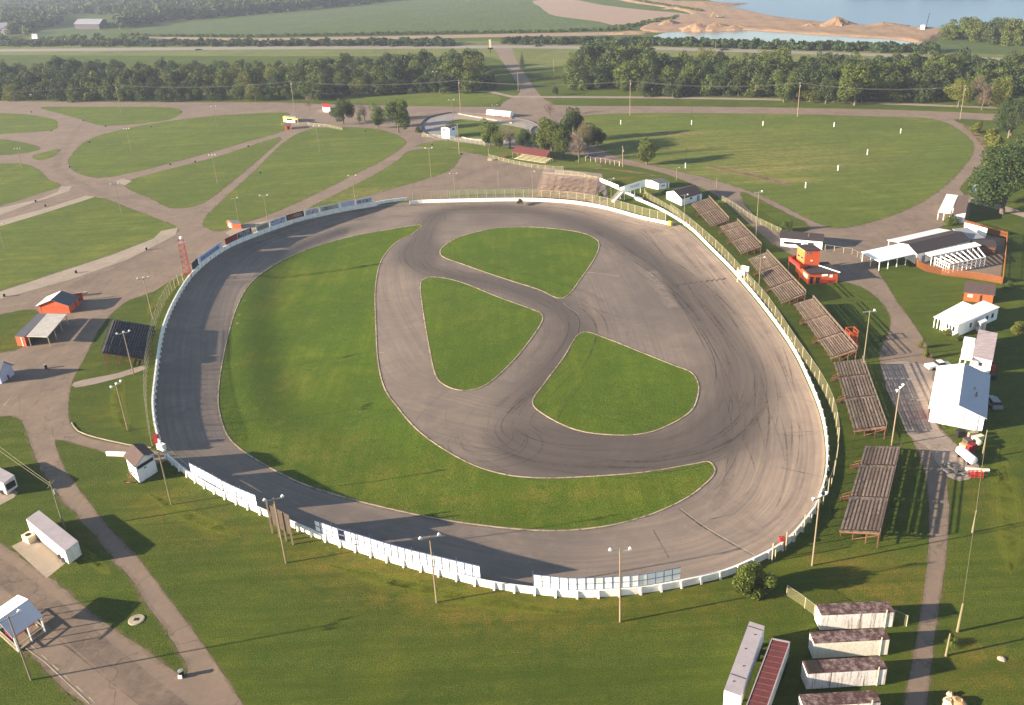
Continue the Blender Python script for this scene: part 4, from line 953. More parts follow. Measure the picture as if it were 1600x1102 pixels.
# west side buildings
building('orange_hut', 'orange hut with a grey gable roof on the west pavement', 'hut', (63, 489.5), (110, 489.5), D=(121, 466, 2.0), h=2.3, r=3.9, wall_m=ORANGE, roof_m=PINKM, roof2=SLATE, over=.5, items=[('hatch', 'f', .1, .9, 1.5, 1.56, REDP), ('door', 'r', .6, .8, .02, 1.9, REDP), ('pilaster', 'f', .0, .06, .02, 2.2, ORANGE), ('pilaster', 'f', .94, 1, .02, 2.2, ORANGE)])
building('annex', 'red lean-to at the back of the orange hut on the west pavement', 'annex', (118, 471), (127, 470), C=(119, 460, 1.9), h=2.2, ridge='flat', wall_m=REDP, roof_m=KERB, over=.2)
simple_box('table_stack', 'stacked pale tables beside the red lean-to', 'table', 131, 462, 2.2, 1.2, 1.0, KERB, .2)
building('orange_shed', 'orange ended dark roofed shed joined to the white roofed shelter', 'shed', (28, 540.5), (42, 541.5), C=(59, 491.5, 2.5), h=2.5, ridge='flat', wall_m=ORANGE, roof_m=SLATE, over=.15, items=[('trim', 'f', .6, .66, .02, 2.4, WHITE)])
canopy('open_shelter', 'open shelter with a mottled whitish roof beside the orange ended shed', 'shelter', (41.5, 526.5), (74, 527.5), (74, 491), 2.7, plain('mottled_white_roof', (.46, .42, .37), (.30, .27, .24), .9), FPOST, (2, 4))
m = MB(); t = thing('serving_counter', 'dark serving counter under the whitish shelter roof', 'counter', G(45, 541)); m.box(0, .8, .3, 12, 0, 1.1); m.build('counter', DARK, t)
building('lavender_gable_house', 'dark roofed building with a pale lavender gable at the left photo edge', 'building', (-40, 600), (3, 600), D=(19, 573, 2.0), h=2.4, r=4.4, ridge='x', wall_m=plain('lavender_paint', (.45, .44, .55), (.38, .37, .47)), roof_m=SLATE, over=.3)
simple_box('crate', 'dark red crate in front of the lavender gabled building', 'crate', 9, 592, 1.6, 1.2, 1.0, MAROON, .4)
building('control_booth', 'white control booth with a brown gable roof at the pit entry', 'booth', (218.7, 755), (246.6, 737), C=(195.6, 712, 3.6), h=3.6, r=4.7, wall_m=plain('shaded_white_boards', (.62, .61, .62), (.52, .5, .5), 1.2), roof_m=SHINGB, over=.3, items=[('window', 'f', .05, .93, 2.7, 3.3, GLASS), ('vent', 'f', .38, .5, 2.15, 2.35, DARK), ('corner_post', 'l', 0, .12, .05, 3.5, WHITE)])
t = thing('wood_pile', 'heap of reddish timber beside the white control booth', 'wood pile', G(208, 752)); m = MB(); rr = random.Random(5)
for k in range(16): a = Vector((rr.uniform(-1, 1.2), rr.uniform(-.8, 1.6), rr.uniform(.1, 1.1))); m.bar(a, a+Vector((rr.uniform(-1.2, 1.2), rr.uniform(-1, 1), rr.uniform(-.1, .5))), .14)
m.build('planks', PL_RED, t)
building('ticket_booth', 'white framed ticket booth at the lower left, shaded slope of its ribbed roof tinted blue grey', 'booth', (20, 996, 2.8), (65, 963.5, 2.8), D=(27.5, 932, 2.8), h=2.8, r=3.8, ridge='x', wall_m=WHITE2, roof_m=SHADEDM, roof2=WHITE, over=.15, walls=False, posts=(WHITE, [(0.03, .03), (.97, .03), (.97, .97), (.03, .97), (.5, .97), (.5, .03)]))
bt = bpy.data.objects['ticket_booth']; o_, u_, v_ = quadset((20, 996, 2.8), (65, 963.5, 2.8), D=(27.5, 932, 2.8)); m = MB(); Pq = [Vector((0, 0, 0))+u_*s+v_*q for s, q in ((.03, .05), (.97, .05), (.97, .95), (.03, .95))]
for i in range(4): m.bar(Pq[i]+Z*.9, Pq[(i+1) % 4]+Z*.9, .12); m.bar(Pq[i]+Z*.12, Pq[(i+1) % 4]+Z*.12, .2)
m.build('railing', KERB, bt); m = MB(); m.slab([u_*.1+v_*.3+Z*.85, u_*.9+v_*.3+Z*.85, u_*.9+v_*.6+Z*.85, u_*.1+v_*.6+Z*.85], .12); m.build('counter', REDP, bt)
# ================================================================ grandstands
def grandstand(label, nf, nb, fl, fb, zf, zb, rows, pl, sup, secs=(0, .33, .66, 1), under=PL_RED):
    """nf/nb: near front/back top corners; fl/fb: far front/back; seats run near-far"""
    A, B, C, D_ = G(*nf, zf), G(*nb, zb), G(*fl, zf), G(*fb, zb)
    o = Vector((A.x, A.y, 0)); t = thing('grandstand', label, 'grandstand', o, 'wooden grandstands round the track')
    rr = random.Random(hash(label) % 999 if False else len(label)); P = lambda s, q: (A.lerp(C, s)).lerp(B.lerp(D_, s), q)-o
    L = (C-A).length; Z = Vector((0, 0, 1)); seat, foot = MB(), MB()
    q1 = ((B-A).length)/rows
    for i in range(rows):
        q = (i+.3)/rows
        for a, b in zip(secs[:-1], secs[1:]):
            g = .45/L; n = max(1, int((b-a)*L/4.5)); e = [a+g+(b-a-2*g)*k/n for k in range(n+1)]
            for s0, s1 in zip(e[:-1], e[1:]):
                dz = rr.uniform(-.02, .02); seat.cur = .25+.75*rr.random(); seat.bar(P(s0, q)+Z*(.32+dz), P(s1-.02/L, q)+Z*(.32+dz), .30, .06)
                seat.cur = rr.random(); foot.cur = rr.random()*.6
                foot.bar(P(s0, q+(.35 if pl is PL_DRK else .42)/rows)+Z*(.02+dz), P(s1-.02/L, q+.42/rows)+Z*(.02+dz), .42 if pl is PL_DRK else .20, .05)
    if pl is PL_DRK: dk = MB(); dk.slab([P(0, 0)-Z*.12, P(0, 1)-Z*.12, P(1, 1)-Z*.12, P(1, 0)-Z*.12], .05); dk.build('deck', plain('dark_deck', (.04, .036, .036), (.025, .022, .022)), t)
    seat.build('seat_planks', pl, t, tone=True); foot.build('footboards', FOOT if pl in (PL_TAN, PL_BRN) else pl, t, tone=True)
    for s in secs:
        ai = MB()
        for i in range(rows*2):
            q = (i+.25)/(rows*2); ai.cur = rr.random(); ai.bar(P(max(0, s-.4/L), q)+Z*.05, P(min(1, s+.4/L), q)+Z*.05, .32, .05)
        ai.build('aisle_steps', pl, t, tone=True)
    fr = MB(); n = max(4, int(L/2.6))
    for k in range(n+1):
        s = k/n; fr.cur = rr.random(); fr.bar(P(s, 0)-Z*.06, P(s, 1)-Z*.06, .1, .2)
        for q in (0.04, .35, .68, .98):
            p = P(s, q); fr.cur = rr.random(); fr.bar(Vector((p.x, p.y, 0)), p-Z*.1, .12)
        a, b = P(s, .35), P(s, .98); fr.bar(Vector((a.x, a.y, .1)), b-Z*.3, .08)
    for q in (.35, .68, .98):
        for z in (.35, .8):
            a, b = P(0, q), P(1, q); fr.bar(Vector((a.x, a.y, a.z*z)), Vector((b.x, b.y, b.z*z)), .06, .12)
    fr.build('support_frame', sup, t, tone=True)
    br = MB(); a, b = P(0, 1), P(1, 1)
    for z in (.6, .95): br.cur = .5; br.bar(a+Z*z, b+Z*z, .05, .12)
    for k in range(n+1): p = P(k/n, 1); br.bar(p-Z*.1, p+Z*1.0, .08)
    br.build('back_rail', pl, t, tone=True)
    # entry stairs in front
    for s in secs[1:-1]:
        st = MB(); e = P(s, 0); dd = (P(s, 0)-P(s, 1)); dd.z = 0; dd.normalize(); al = perp(dd)*.6
        for k in range(3): c = e+dd*(.35+.35*k); st.cur = .5; st.bar(Vector((c.x, c.y, max(.08, e.z*(1-.33*k))))-al, Vector((c.x, c.y, max(.08, e.z*(1-.33*k))))+al, .3, .06)
        for sg in (-1, 1): c = e+al*sg; st.bar(c+Z*.9, c+dd*1.3+Z*(.7-e.z), .07); st.bar(c, c+Z*.9, .07); c2 = c+dd*1.3; st.bar(Vector((c2.x, c2.y, 0)), Vector((c2.x, c2.y, .75)), .07)
        st.build('stair', PL_RED, t, tone=True)
    return t
grandstand('topmost small brown grandstand right of the white gabled block', (1110, 355), (1138.8, 343.9), (1079.7, 319.7), (1107.7, 310), .6, 2.2, 9, PL_TAN, PL_RED, (0, .52, 1))
grandstand('second grandstand down the right side, below the white gabled block', (1157, 397), (1189.6, 385), (1124, 355), (1152, 346.4), .6, 2.4, 10, PL_TAN, PL_RED, (0, .42, .8, 1))
grandstand('grandstand directly in front of the orange announcer tower', (1221, 474.7), (1259, 459.4), (1169, 406), (1198, 394.6), .6, 2.6, 11, PL_TAN, PL_RED, (0, .3, .66, 1))
grandstand('grandstand just below the announcer tower with an orange hatch at its back', (1298, 561), (1339, 547), (1240, 476), (1270, 467), .6, 2.6, 11, PL_TAN, PL_RED, (0, .3, .64, 1))
grandstand('dark brown grandstand beside the gravel yard of the white workshop', (1334, 674.5), (1385, 668), (1302.5, 567), (1347.5, 562), .6, 2.5, 10, PL_BRN, PL_RED, (0, .42, .74, 1))
grandstand('largest dark brown grandstand, lowest on the right side', (1312, 831), (1375, 834), (1352.5, 697.5), (1407, 699), .7, 2.6, 10, PL_BRN, PL_RED, (0, .36, .74, 1))
grandstand('dark grey grandstand with reddish supports outside the left bend', (224, 562), (158.4, 551), (242, 510), (176, 500), 1.0, 4.6, 16, PL_DRK, PL_RED, (0, .2, 1))
grandstand('pale plank grandstand facing the top end of the track', (928, 316), (935, 280), (839.5, 308), (848.5, 273), .6, 2.2, 17, PL_TOP, PL_RED, (0, .22, .72, 1))
# little orange stair hatch at the back of a stand
t = thing('stair_hatch', 'small orange railed stair head behind the grandstand below the tower', 'stair', G(1329, 536)); m = MB()
for x in (-.9, .9):
    for y in (-1.2, 1.2): m.bar((x, y, 0), (x, y, 3.4), .14)
    m.bar((x, -1.2, 3.3), (x, 1.2, 3.3), .1); m.bar((x, -1.2, 2.6), (x, 1.2, 2.6), .1)
m.bar((-.9, 1.2, 3.3), (.9, 1.2, 3.3), .1); m.slab([(-.9, -1.2, 2.1), (.9, -1.2, 2.1), (.9, 1.2, 2.1), (-.9, 1.2, 2.1)], .1)
for k in range(7): m.bar((-.8, -1.2-.3*k, 2-.28*k), (.8, -1.2-.3*k, 2-.28*k), .28, .05)
m.build('frame', ORANGE, t)

# ---------------------------------------------------------------- flag stand, footbridge
t = thing('flag_stand', 'pale flag stand beside the wall at the chequered finish line', 'flag stand', G(1160, 441), rz=R(-48)); m = MB()
for x in (-1, 1):
    for y in (-.9, .9): m.bar((x, y, 0), (x, y, 4.2), .12)
for x in (-1, 1): m.bar((x, -.9, .3), (x, .9, 2.4), .08)
for z in (2.5, 3.5): m.bar((-1, -.9, z), (1, -.9, z), .07); m.bar((-1, .9, z), (1, .9, z), .07); m.bar((-1, -.9, z), (-1, .9, z), .07); m.bar((1, -.9, z), (1, .9, z), .07)
m.build('frame', CREAM, t); MB().slab([(-1.1, -1, 2.4), (1.1, -1, 2.4), (1.1, 1, 2.4), (-1.1, 1, 2.4)], .08).build('platform', GALV, t)
MB().box(-1.15, 1.15, -1.1, -1.02, 2.5, 3.4).build('front_panel', WHITE, t); MB().box(-1.14, 1.14, 1.02, 1.1, 2.7, 4.2).build('back_panel', WHITE, t)
m = MB()
for k in range(8): m.bar((1.1+.3*k, -.4, 2.3-.3*k), (1.1+.3*k, .4, 2.3-.3*k), .26, .05)
m.build('ladder', CREAM, t)

def letters(s, size, m, parent, loc, ux, uy, name='lettering', align='CENTER'):
    cu = bpy.data.curves.new('t', 'FONT'); cu.body = s; cu.size = size; cu.align_x = align; cu.align_y = 'CENTER'; cu.extrude = .01
    ob = bpy.data.objects.new('t', cu); COL.objects.link(ob); dg = bpy.context.evaluated_depsgraph_get(); me = bpy.data.meshes.new_from_object(ob.evaluated_get(dg)); bpy.data.objects.remove(ob)
    me.materials.clear(); me.materials.append(m); o = bpy.data.objects.new(name, me); COL.objects.link(o); o.parent = parent
    ux, uy = Vector(ux).normalized(), Vector(uy).normalized(); uz = ux.cross(uy); M = Matrix((ux, uy, uz)).transposed().to_4x4(); M.translation = Vector(loc); o.matrix_local = M
    return o
a, b = G(975, 301.5, 2.6), G(1008, 291.5, 2.6); d = b-a; q = perp(d)
t = thing('footbridge', 'white walled footbridge with blue lettering over the walkway', 'footbridge', Vector((a.x, a.y, 0))); az = Z*2.6
m = MB(); m.slab([az, d+az, d+q*2+az, q*2+az], .15); m.build('deck', GREYM, t)
m = MB(); m.hexa([az-q*.06, az+d-q*.06, az+d, az, az-q*.06+Z*2.5, az+d-q*.06+Z*2.5, az+d+Z*2.5, az+Z*2.5]); w = m.build('side_wall', WHITE, t)
m = MB(); c = q*2; m.hexa([az+c, az+d+c, az+d+c+q*.06, az+c+q*.06, az+c+Z*1.6, az+d+c+Z*1.6, az+d+c+q*.06+Z*1.6, az+c+q*.06+Z*1.6]); m.build('side_wall', WHITE, t)
letters('TICKETS', 1.25, BLUEP, t, az+d*.5-q*.085+Z*1.3, d, (0, 0, 1))
for s in (0.02, .5, .98):
    for e in (0, 1): p = d*s+q*2*e; MB().bar(p, p+az, .16).build('post', WHITE, t)
e = G(957.5, 316)-t.location; e.z = 0; s0 = az+q*1.0; m = MB(); dd = (e-Vector((s0.x, s0.y, 0))); w_ = perp(dd)*.9
for k in range(14): f = k/13; c = Vector((s0.x, s0.y, 0)).lerp(e, f); z = 2.6*(1-f); m.bar(c-w_+Z*z, c+w_+Z*z, .34, .05)
for sg in (-1, 1): m.bar(s0+w_*sg+Z*.3, e+w_*sg+Z*.3, .08, .5); m.bar(s0+w_*sg+Z*1.1, e+w_*sg+Z*1.1, .06)
m.build('stair', WHITE2, t); MB().slab([s0-w_+Z*.02-dd*.0, s0+w_+Z*.02, e+w_+Z*.05, e-w_+Z*.05], .05).build('ramp_boards', WHITE2, t)
e2 = G(1004, 309.5)-t.location; e2.z = 0; m = MB(); b0 = d+q*1+Z*.1
for k in range(9): f = k/8; c = d.lerp(e2, f); m.bar(c+Z*(2.6*(1-f))-q*.4, c+Z*(2.6*(1-f))+q*.4, .3, .05)
m.bar(d-q*.5+Z*3.4, e2-q*.5+Z*.9, .1); m.bar(e2-q*.5, e2-q*.5+Z*1, .12); m.bar(d-q*.4, d-q*.4+Z*3, .16); m.build('stair', YELLOW, t)
def board_row(label, s, n, z0, z1, m_):
    P = W(s); a, b = P[0], P[-1]; d = b-a; t = thing('board_row', label, 'board', a); q = perp(d)*.06
    for i in range(n):
        p0, p1 = d*((i+.05)/n), d*((i+.95)/n); m = MB(); m.hexa([p0+Z*z0, p1+Z*z0, p1+q+Z*z0, p0+q+Z*z0, p0+Z*z1, p1+Z*z1, p1+q+Z*z1, p0+q+Z*z1]); m.build('panel', m_, t)
    m = MB()
    for i in range(n+1): p = d*(i/n)+q*2; m.bar(p, p+Z*(z1+.05), .1)
    m.build('post', DARK, t)
board_row('row of four blank white boards left of the footbridge', "937,286 967,298.5", 4, .4, 2.0, WHITE)

# ---------------------------------------------------------------- advertising boards on the left wall
SG = {k: plain(k, c, tuple(x*.8 for x in c), 1.2) for k, c in {'lilac_board': (.50, .50, .60), 'pale_board': (.62, .60, .62), 'cream_board': (.62, .56, .46), 'tan_board': (.42, .40, .30), 'black_board': (.02, .02, .025)}.items()}
MRN = plain('maroon_lettering', (.25, .02, .03)); INK = plain('dark_lettering', (.03, .03, .035)); BLU = plain('blue_lettering', (.20, .24, .45)); SLV = plain('silver_lettering', (.55, .55, .6)); ORG = plain('orange_lettering', (.65, .18, .05))
WL = smooth(W("303,430 305,427 318,414 330,405 360,386 390,373 430,358 470,345 515,334 550,327 588,320"), False, 6)
def on_wall(px):
    best = min(range(len(WL)), key=lambda i: abs(PROJ(WL[i])[0]-px)); return WL[best]
def scribble(t, org, d, w, h, m, seed, rows=2):
    """lettering too worn to read in the photo: strokes of letter size"""
    r = random.Random(seed); n = -perp(d)*.06; mb = MB()
    for j in range(abs(rows)):
        x = w*.1; zc = h*(.72-.42*j) if rows > 1 else h*(.5 if rows > 0 else .3); hh = h*(.16 if rows > 1 else .24)
        while x < w*.88:
            cw = r.uniform(.18, .42); k = r.randrange(3)
            a = org+d*x+n+Z*(zc-hh); b = org+d*(x+cw*.7)+n+Z*(zc+hh)
            mb.bar(a, Vector((a.x, a.y, b.z)), .07, .05)
            if k: mb.bar(Vector((a.x, a.y, b.z)), b, .07, .05)
            if k > 1: mb.bar(b, Vector((b.x, b.y, a.z)), .07, .05)
            else: mb.bar(a, Vector((b.x, b.y, a.z+.1)), .07, .05)
            x += cw
    mb.build('lettering', m, t)
def ad(px0, px1, m, label, txt=None, tm=INK, h=2.3, sc=0, rows=2):
    a, b = on_wall(px0), on_wall(px1); d = (b-a); q = perp(d)*.28; a = a+q; w = d.length; d.normalize(); t = thing('advertising_board', label, 'advertising board', a, 'advertising boards on the left wall')
    z0 = .9; n = perp(d)*.06; B0 = Z*z0+d*.06; m_ = MB(); e = d*(w-.12)
    m_.hexa([B0, B0+e, B0+e+n, B0+n, B0+Z*h, B0+e+Z*h, B0+e+n+Z*h, B0+n+Z*h]); m_.build('panel', m, t)
    p = MB()
    for s in (.1, .5, .9): p.bar(d*w*s+n*2, d*w*s+n*2+Z*(z0+h+.25), .09)
    p.build('post', GALV, t)
    for s_, sz, mm, x, z in (txt or []): letters(s_, sz, mm, t, B0+d*(w*x)-n*.5+Z*z, d, (0, 0, 1))
    if sc: scribble(t, B0, d, w, h, tm, sc, rows)
    return t
ad(304, 313, SG['black_board'], 'dark advertising board at the lower left end of the row')
ad(314, 352, SG['lilac_board'], 'lilac board with blue script next to the maroon board', tm=BLU, sc=3, rows=1)
ad(353, 375, MAROON, 'plain maroon advertising board without lettering')
ad(376, 399, SG['black_board'], 'black advertising board with silver lettering', tm=SLV, sc=5)
ad(400, 423, SG['tan_board'], 'tan see-through board with dark brush script', tm=INK, sc=6, rows=1)
ad(424, 451, SG['pale_board'], 'pale board with faint blue lettering right of the gap', tm=BLU, sc=7)
ad(452, 477, SG['black_board'], 'black board with an orange patch and silver K and N', [('K&N', 1.5, SLV, .62, 1.35)], tm=ORG, sc=21, rows=1)
ad(478, 503, SG['pale_board'], 'pale board with two lines of maroon lettering', [('MID OHIO', .85, MRN, .5, 1.55), ], tm=MRN, sc=22, rows=-1)
ad(504, 531, SG['cream_board'], 'cream board with bold dark lettering and a round badge', tm=INK, sc=23, rows=1)
ad(532, 556, SG['lilac_board'], 'lilac board with a faint blue patch and no clear words', tm=SG['pale_board'], sc=10, rows=1)
ad(557, 582, SG['pale_board'], 'pale board with a dark blue band at the right end of the row', [('V', 1.2, BLU, .18, 1.1)], tm=INK, sc=11, rows=1)
# big dark board at the lower left, seen from behind
a, b = G(426, 833), G(458, 851); d = b-a; t = thing('billboard', 'big dark brown billboard on wooden posts at the lower left wall', 'billboard', a); q = perp(d); L = d.length
for s in (0, .36, .68, 1.0): MB().bar(d*s, d*s+Z*(6.2 if s < .5 else 5.4), .28).build('post', POLE, t)
m = MB(); dn = d.normalized()
for k in range(9): z = 1.9+k*.42; m.bar(dn*.1+q*.2+Z*z, d-dn*.1+q*.2+Z*z, .08, .40)
m.build('boards', plain('dark_brown_boards', (.07, .05, .04), (.04, .03, .028), 2), t)

# ================================================================ poles and wires
def lamp_proto(kind, H=11.6):
    t = thing('light_pole', 'x', 'light pole'); MB().tube((0, 0, 0), (0, 0, H), .14, .09, 8).build('pole', POLEY if kind % 2 else POLE, t)
    MB().bar((-1.4, 0, H-.3), (1.4, 0, H-.3), .12).build('crossarm', GREYM, t)
    xs = {0: (-1.3, 1.3), 1: (-1.3, 1.3), 2: (-1.3, 0.1, 1.3), 3: (0.9,)}[kind]
    for x in xs:
        f = MB().lathe((0, 0, 0), [(.06, -.2), (.13, -.1), (.25, .06), (.27, .16), (.22, .2)], 12).build('floodlight', LAMPW, t); f.location = (x, 0, H+.05); f.rotation_euler = (R(115), 0, 0)
    return t
LP = {}
def light_pole(px, py, top, label, kind=1, rz=0.0, tilt=0.0):
    base = G(px, py); h = height_at(base, top); g = 'floodlight poles round the speedway'
    if kind not in LP: LP[kind] = lamp_proto(kind); o = LP[kind]; o.location = base; o['label'] = label; o['group'] = g; o.rotation_euler = (0, tilt, rz)
    else: o = dup(LP[kind], base, rz, label=label, group=g); o.rotation_euler = (0, tilt, rz)
    o.scale = (1, 1, h/11.6); 
    return base, h
for a in [(969, 972, 858, 'two lamp pole nearest the camera, below the blue framed panel fence', 0), (682.5, 942, 838, 'two lamp pole in front of the long white panel fence', 0, .25), (447, 880, 778, 'two lamp pole rising beside the dark billboard', 0, .3), (268, 789, 706, 'leaning pole in front of the white control booth', 3, .4),
          (200, 673, 600, 'lamp pole on the grass left of the pit entry lane', 2, 1.2), (209, 585, 519, 'lamp pole in front of the dark grey grandstand', 2, .5), (239, 499, 434, 'lamp pole on the grass above the dark grey grandstand', 2, .3), (419.5, 351, 305, 'lamp pole behind the tan see-through board'), (556, 321, 274, 'lamp pole behind the right end of the advertising boards'),
          (674, 279, 231, 'lamp pole in the grass wedge below the kart track'), (500, 239, 197, 'lamp pole in the middle of the big west grass field'), (205.5, 237, 201, 'lamp pole near the left end of the lens shaped field', 2), (340, 202, 166, 'lamp pole near the right end of the lens shaped field'),
          (340, 288, 242, 'lamp pole in the small middle grass field', 2), (191, 337, 287, 'lamp pole at the corner of the large left parking field', 1, .2), (9, 391, 350, 'lamp pole at the left photo edge in the parking field'), (35, 262, 232, 'lamp pole with a cluster of lamps by the far left island', 2),
          (373, 344, 309, 'thin lamp pole beside the small orange hut', 3), (1393, 696, 606, 'lamp pole between the two dark brown grandstands', 2, .8), (1349, 568, 485, 'tall lamp pole between the tower grandstands and the road', 3, 0), (1269, 884, 775, 'lamp pole at the lower right bend of the track wall', 2, .5), (1181, 373, 299, 'tall pale pole between the second and third grandstands', 3),
          (49, 1063, 963, 'pole in front of the ticket booth at the lower left', 0, .8), (711, 301, 271, 'short lamp pole behind the catch fence at the top left', 1), (833, 309, 268, 'lamp pole at the left end of the pale grandstand', 3), (955, 318, 279, 'slim pole at the foot of the footbridge stair', 3), (774, 186, 164, 'lamp pole in front of the white round topped trailer'),
          (1069, 345, 304, 'short lamp pole below the white gabled block', 3), (1186, 447, 402, 'pale pole with a red tip in front of the tower grandstand', 3), (1057, 282, 262, 'short lamp by the lane above the ticket office', 3), (708, 190, 156, 'lamp pole at the left end of the kart track'), (682, 143, 112, 'lamp pole in front of the left tree belt')]:
    px, py, tp, lb = a[:4]; light_pole(px, py, tp, lb, a[4] if len(a) > 4 else 1, a[5] if len(a) > 5 else 0.0)
UP = {}
def util(px, py, top, label, m=POLE, arm=True, w=.2):
    base = G(px, py); h = height_at(base, top); t = thing('utility_pole', label, 'utility pole', base, 'wooden utility poles'); MB().tube((0, 0, 0), (0, 0, h), w, w*.65, 8).build('pole', m, t)
    if arm: MB().bar((0, -1.1, h-.6), (0, 1.1, h-.6), .12).build('crossarm', m, t); MB().tube((.3, 0, h-2.4), (.3, 0, h-1.5), .22, n=8).build('transformer', GREYM, t)
    return base+Z*(h-.5)
u = {}
u[0] = util(190, 177, 132, 'utility pole in front of the left tree belt, leftmost of its line')
u[1] = util(461, 176, 126, 'utility pole behind the pit gate huts')
u[2] = util(720, 176, 124, 'utility pole behind the kart track')
u[3] = util(984.5, 181, 125, 'utility pole on the edge of the east field near its left end')
u[4] = util(1246, 182.5, 128, 'tall utility pole at the top middle of the east field')
u[5] = util(1500, 187, 133, 'leaning utility pole before the yellow green tree', POLEY)
util(718, 241, 193, 'pole at the tip of the grass wedge below the kart track', arm=False); util(764, 248, 230, 'short pole by the pale concrete block', POLEY, False)
util(973, 261, 228, 'dark pole beside the turnstile railing', arm=True); util(1119, 304, 278, 'slim pole at the lane above the first grandstand', arm=False, w=.12); util(779, 291, 266, 'thin pole in the top lot', arm=False, w=.1)
util(810, 142, 112, 'pale pole beside the road through the tree belt', POLEY, False); util(866, 122, 92, 'pale pole on the grass right of the fir tree', POLEY, False)
util(1262, 386, 364, 'slim pole at the back of the dark roofed pavilion', arm=False, w=.08); util(1575, 216, 203, 'pale stub post under the big right hand tree', POLEY, False, .3)
for a, lb in zip([(3, 50), (157, 60), (808, 58), (1118, 74), (1232, 72), (1448, 76)], ['left edge', 'barn', 'farm track', 'pond middle', 'pond right end', 'levee']): util(a[0], a[1]+3, a[1]-11, 'far utility pole near the %s beyond the highway' % lb, POLEY, False)
v0 = util(1534, 717, 672, 'pale pole below the workshop with cable tied to its top', POLEY, False, .14)
v1 = util(1519, 832, 797, 'pale pole half way down the right hand cable', POLEY, False, .14)
v2 = util(1496, 987, 943, 'pale double pole near the uprooted stump', POLEY, False, .2); util(1478, 1025, 990, 'short leaning pale stub in front of the green weed', POLEY, False, .16)
v3 = util(102, 829, 752, 'pole behind the long trailer at the left', POLEY, True, .16)
def wire(label, a, b, sag, r=.05, m=WIRE, n=14):
    t = thing('overhead_cable', label, 'cable', a); mb = MB(); P = [Vector(a).lerp(b, k/n)-Z*(sag*4*(k/n)*(1-k/n))-Vector(a) for k in range(n+1)]
    for p, q in zip(P[:-1], P[1:]): mb.tube(p, q, r, n=5, caps=False)
    mb.build('strand', m, t)
for i in range(5):
    for k in (-1, 1): wire('cable on the %s side, span %s of the line before the tree belts' % ('near' if k < 0 else 'far', ['left', 'second', 'middle', 'fourth', 'right'][i]), u[i]+Vector((0, k*1.0, 0)), u[i+1]+Vector((0, k*1.0, 0)), 2.2, .045)
wire('cable from the left photo edge to the first utility pole', G(-160, 176)+Z*14, u[0], 2.5, .045)
wire('thick pale cable hanging from the pole by the workshop to the middle pole', v0, v1, .3, .045, POLEY)
wire('thick pale cable hanging from the middle pole to the pole by the stump', v1, v2, .3, .045, POLEY)
wire('upper pale cable crossing the lower left grass to the trailer pole', G(-60, 690)+Z*8, v3, .5, .035, POLEY); wire('lower pale cable crossing the lower left grass to the trailer pole', G(-60, 700)+Z*8, v3-Z*.5, .5, .035, POLEY)
# red lattice mast
b = G(296, 434); h = height_at(b, 374); t = thing('lattice_mast', 'red lattice mast with a lamp at the left bend of the track', 'mast', b); m = MB(); cs = [(-1.1, -.9), (1.1, -.9), (0, 1.1)]
for x, y in cs: m.bar((x, y, 0), (x*.75, y*.75, h), .10)
for k in range(7):
    z0, z1 = h*k/7, h*(k+1)/7
    for i in range(3): f0, f1 = 1-.25*k/7, 1-.25*(k+1)/7; a, c = cs[i], cs[(i+1) % 3]; m.bar((a[0]*f0, a[1]*f0, z0), (c[0]*f1, c[1]*f1, z1), .07); m.bar((a[0]*f1, a[1]*f1, z1), (c[0]*f1, c[1]*f1, z1), .07)
m.build('lattice', REDP, t); MB().lathe((0, 0, h), [(.2, 0), (.5, .2), (.5, .7), (.2, .8)], 10).build('lamp', LAMPW, t); MB().slab([(-.9, -.8, h-1), (.9, -.8, h-1), (.9, .9, h-1), (-.9, .9, h-1)], .08).build('platform', GREYM, t)
# marker posts in the east field
mp = None
for i, (x, y, tp, lb) in enumerate([(970, 194.5, 186, 'white based marker post nearest the left end of the east field'), (1080.5, 195, 168, 'marker post with a tall dark rod, second along the top of the east field'), (1192, 196.5, 178, 'marker post third along the top of the east field'), (1303, 198.5, 176, 'marker post fourth along the top of the east field'), (1407, 208.5, 182, 'marker post at the top right of the east field'),
        (1355, 242, 214, 'marker post in the right middle of the east field'), (1309, 267, 257, 'lowest white marker post right of the bare streak'), (1258.5, 294, 284, 'white marker post below the bare streak'), (1071, 263, 230, 'marker post with a dark rod at the left edge of the east field')]):
    b = G(x, y); h = height_at(b, tp); t = thing('marker_post', lb, 'marker post', b, 'white marker posts in the east field'); MB().tube((0, 0, 0), (0, 0, 2.1), .17, .16, 8).build('base', WHITE, t)
    if h > 3: MB().tube((0, 0, 2.1), (0, 0, h), .06, .04, 6).build('rod', DARK, t)
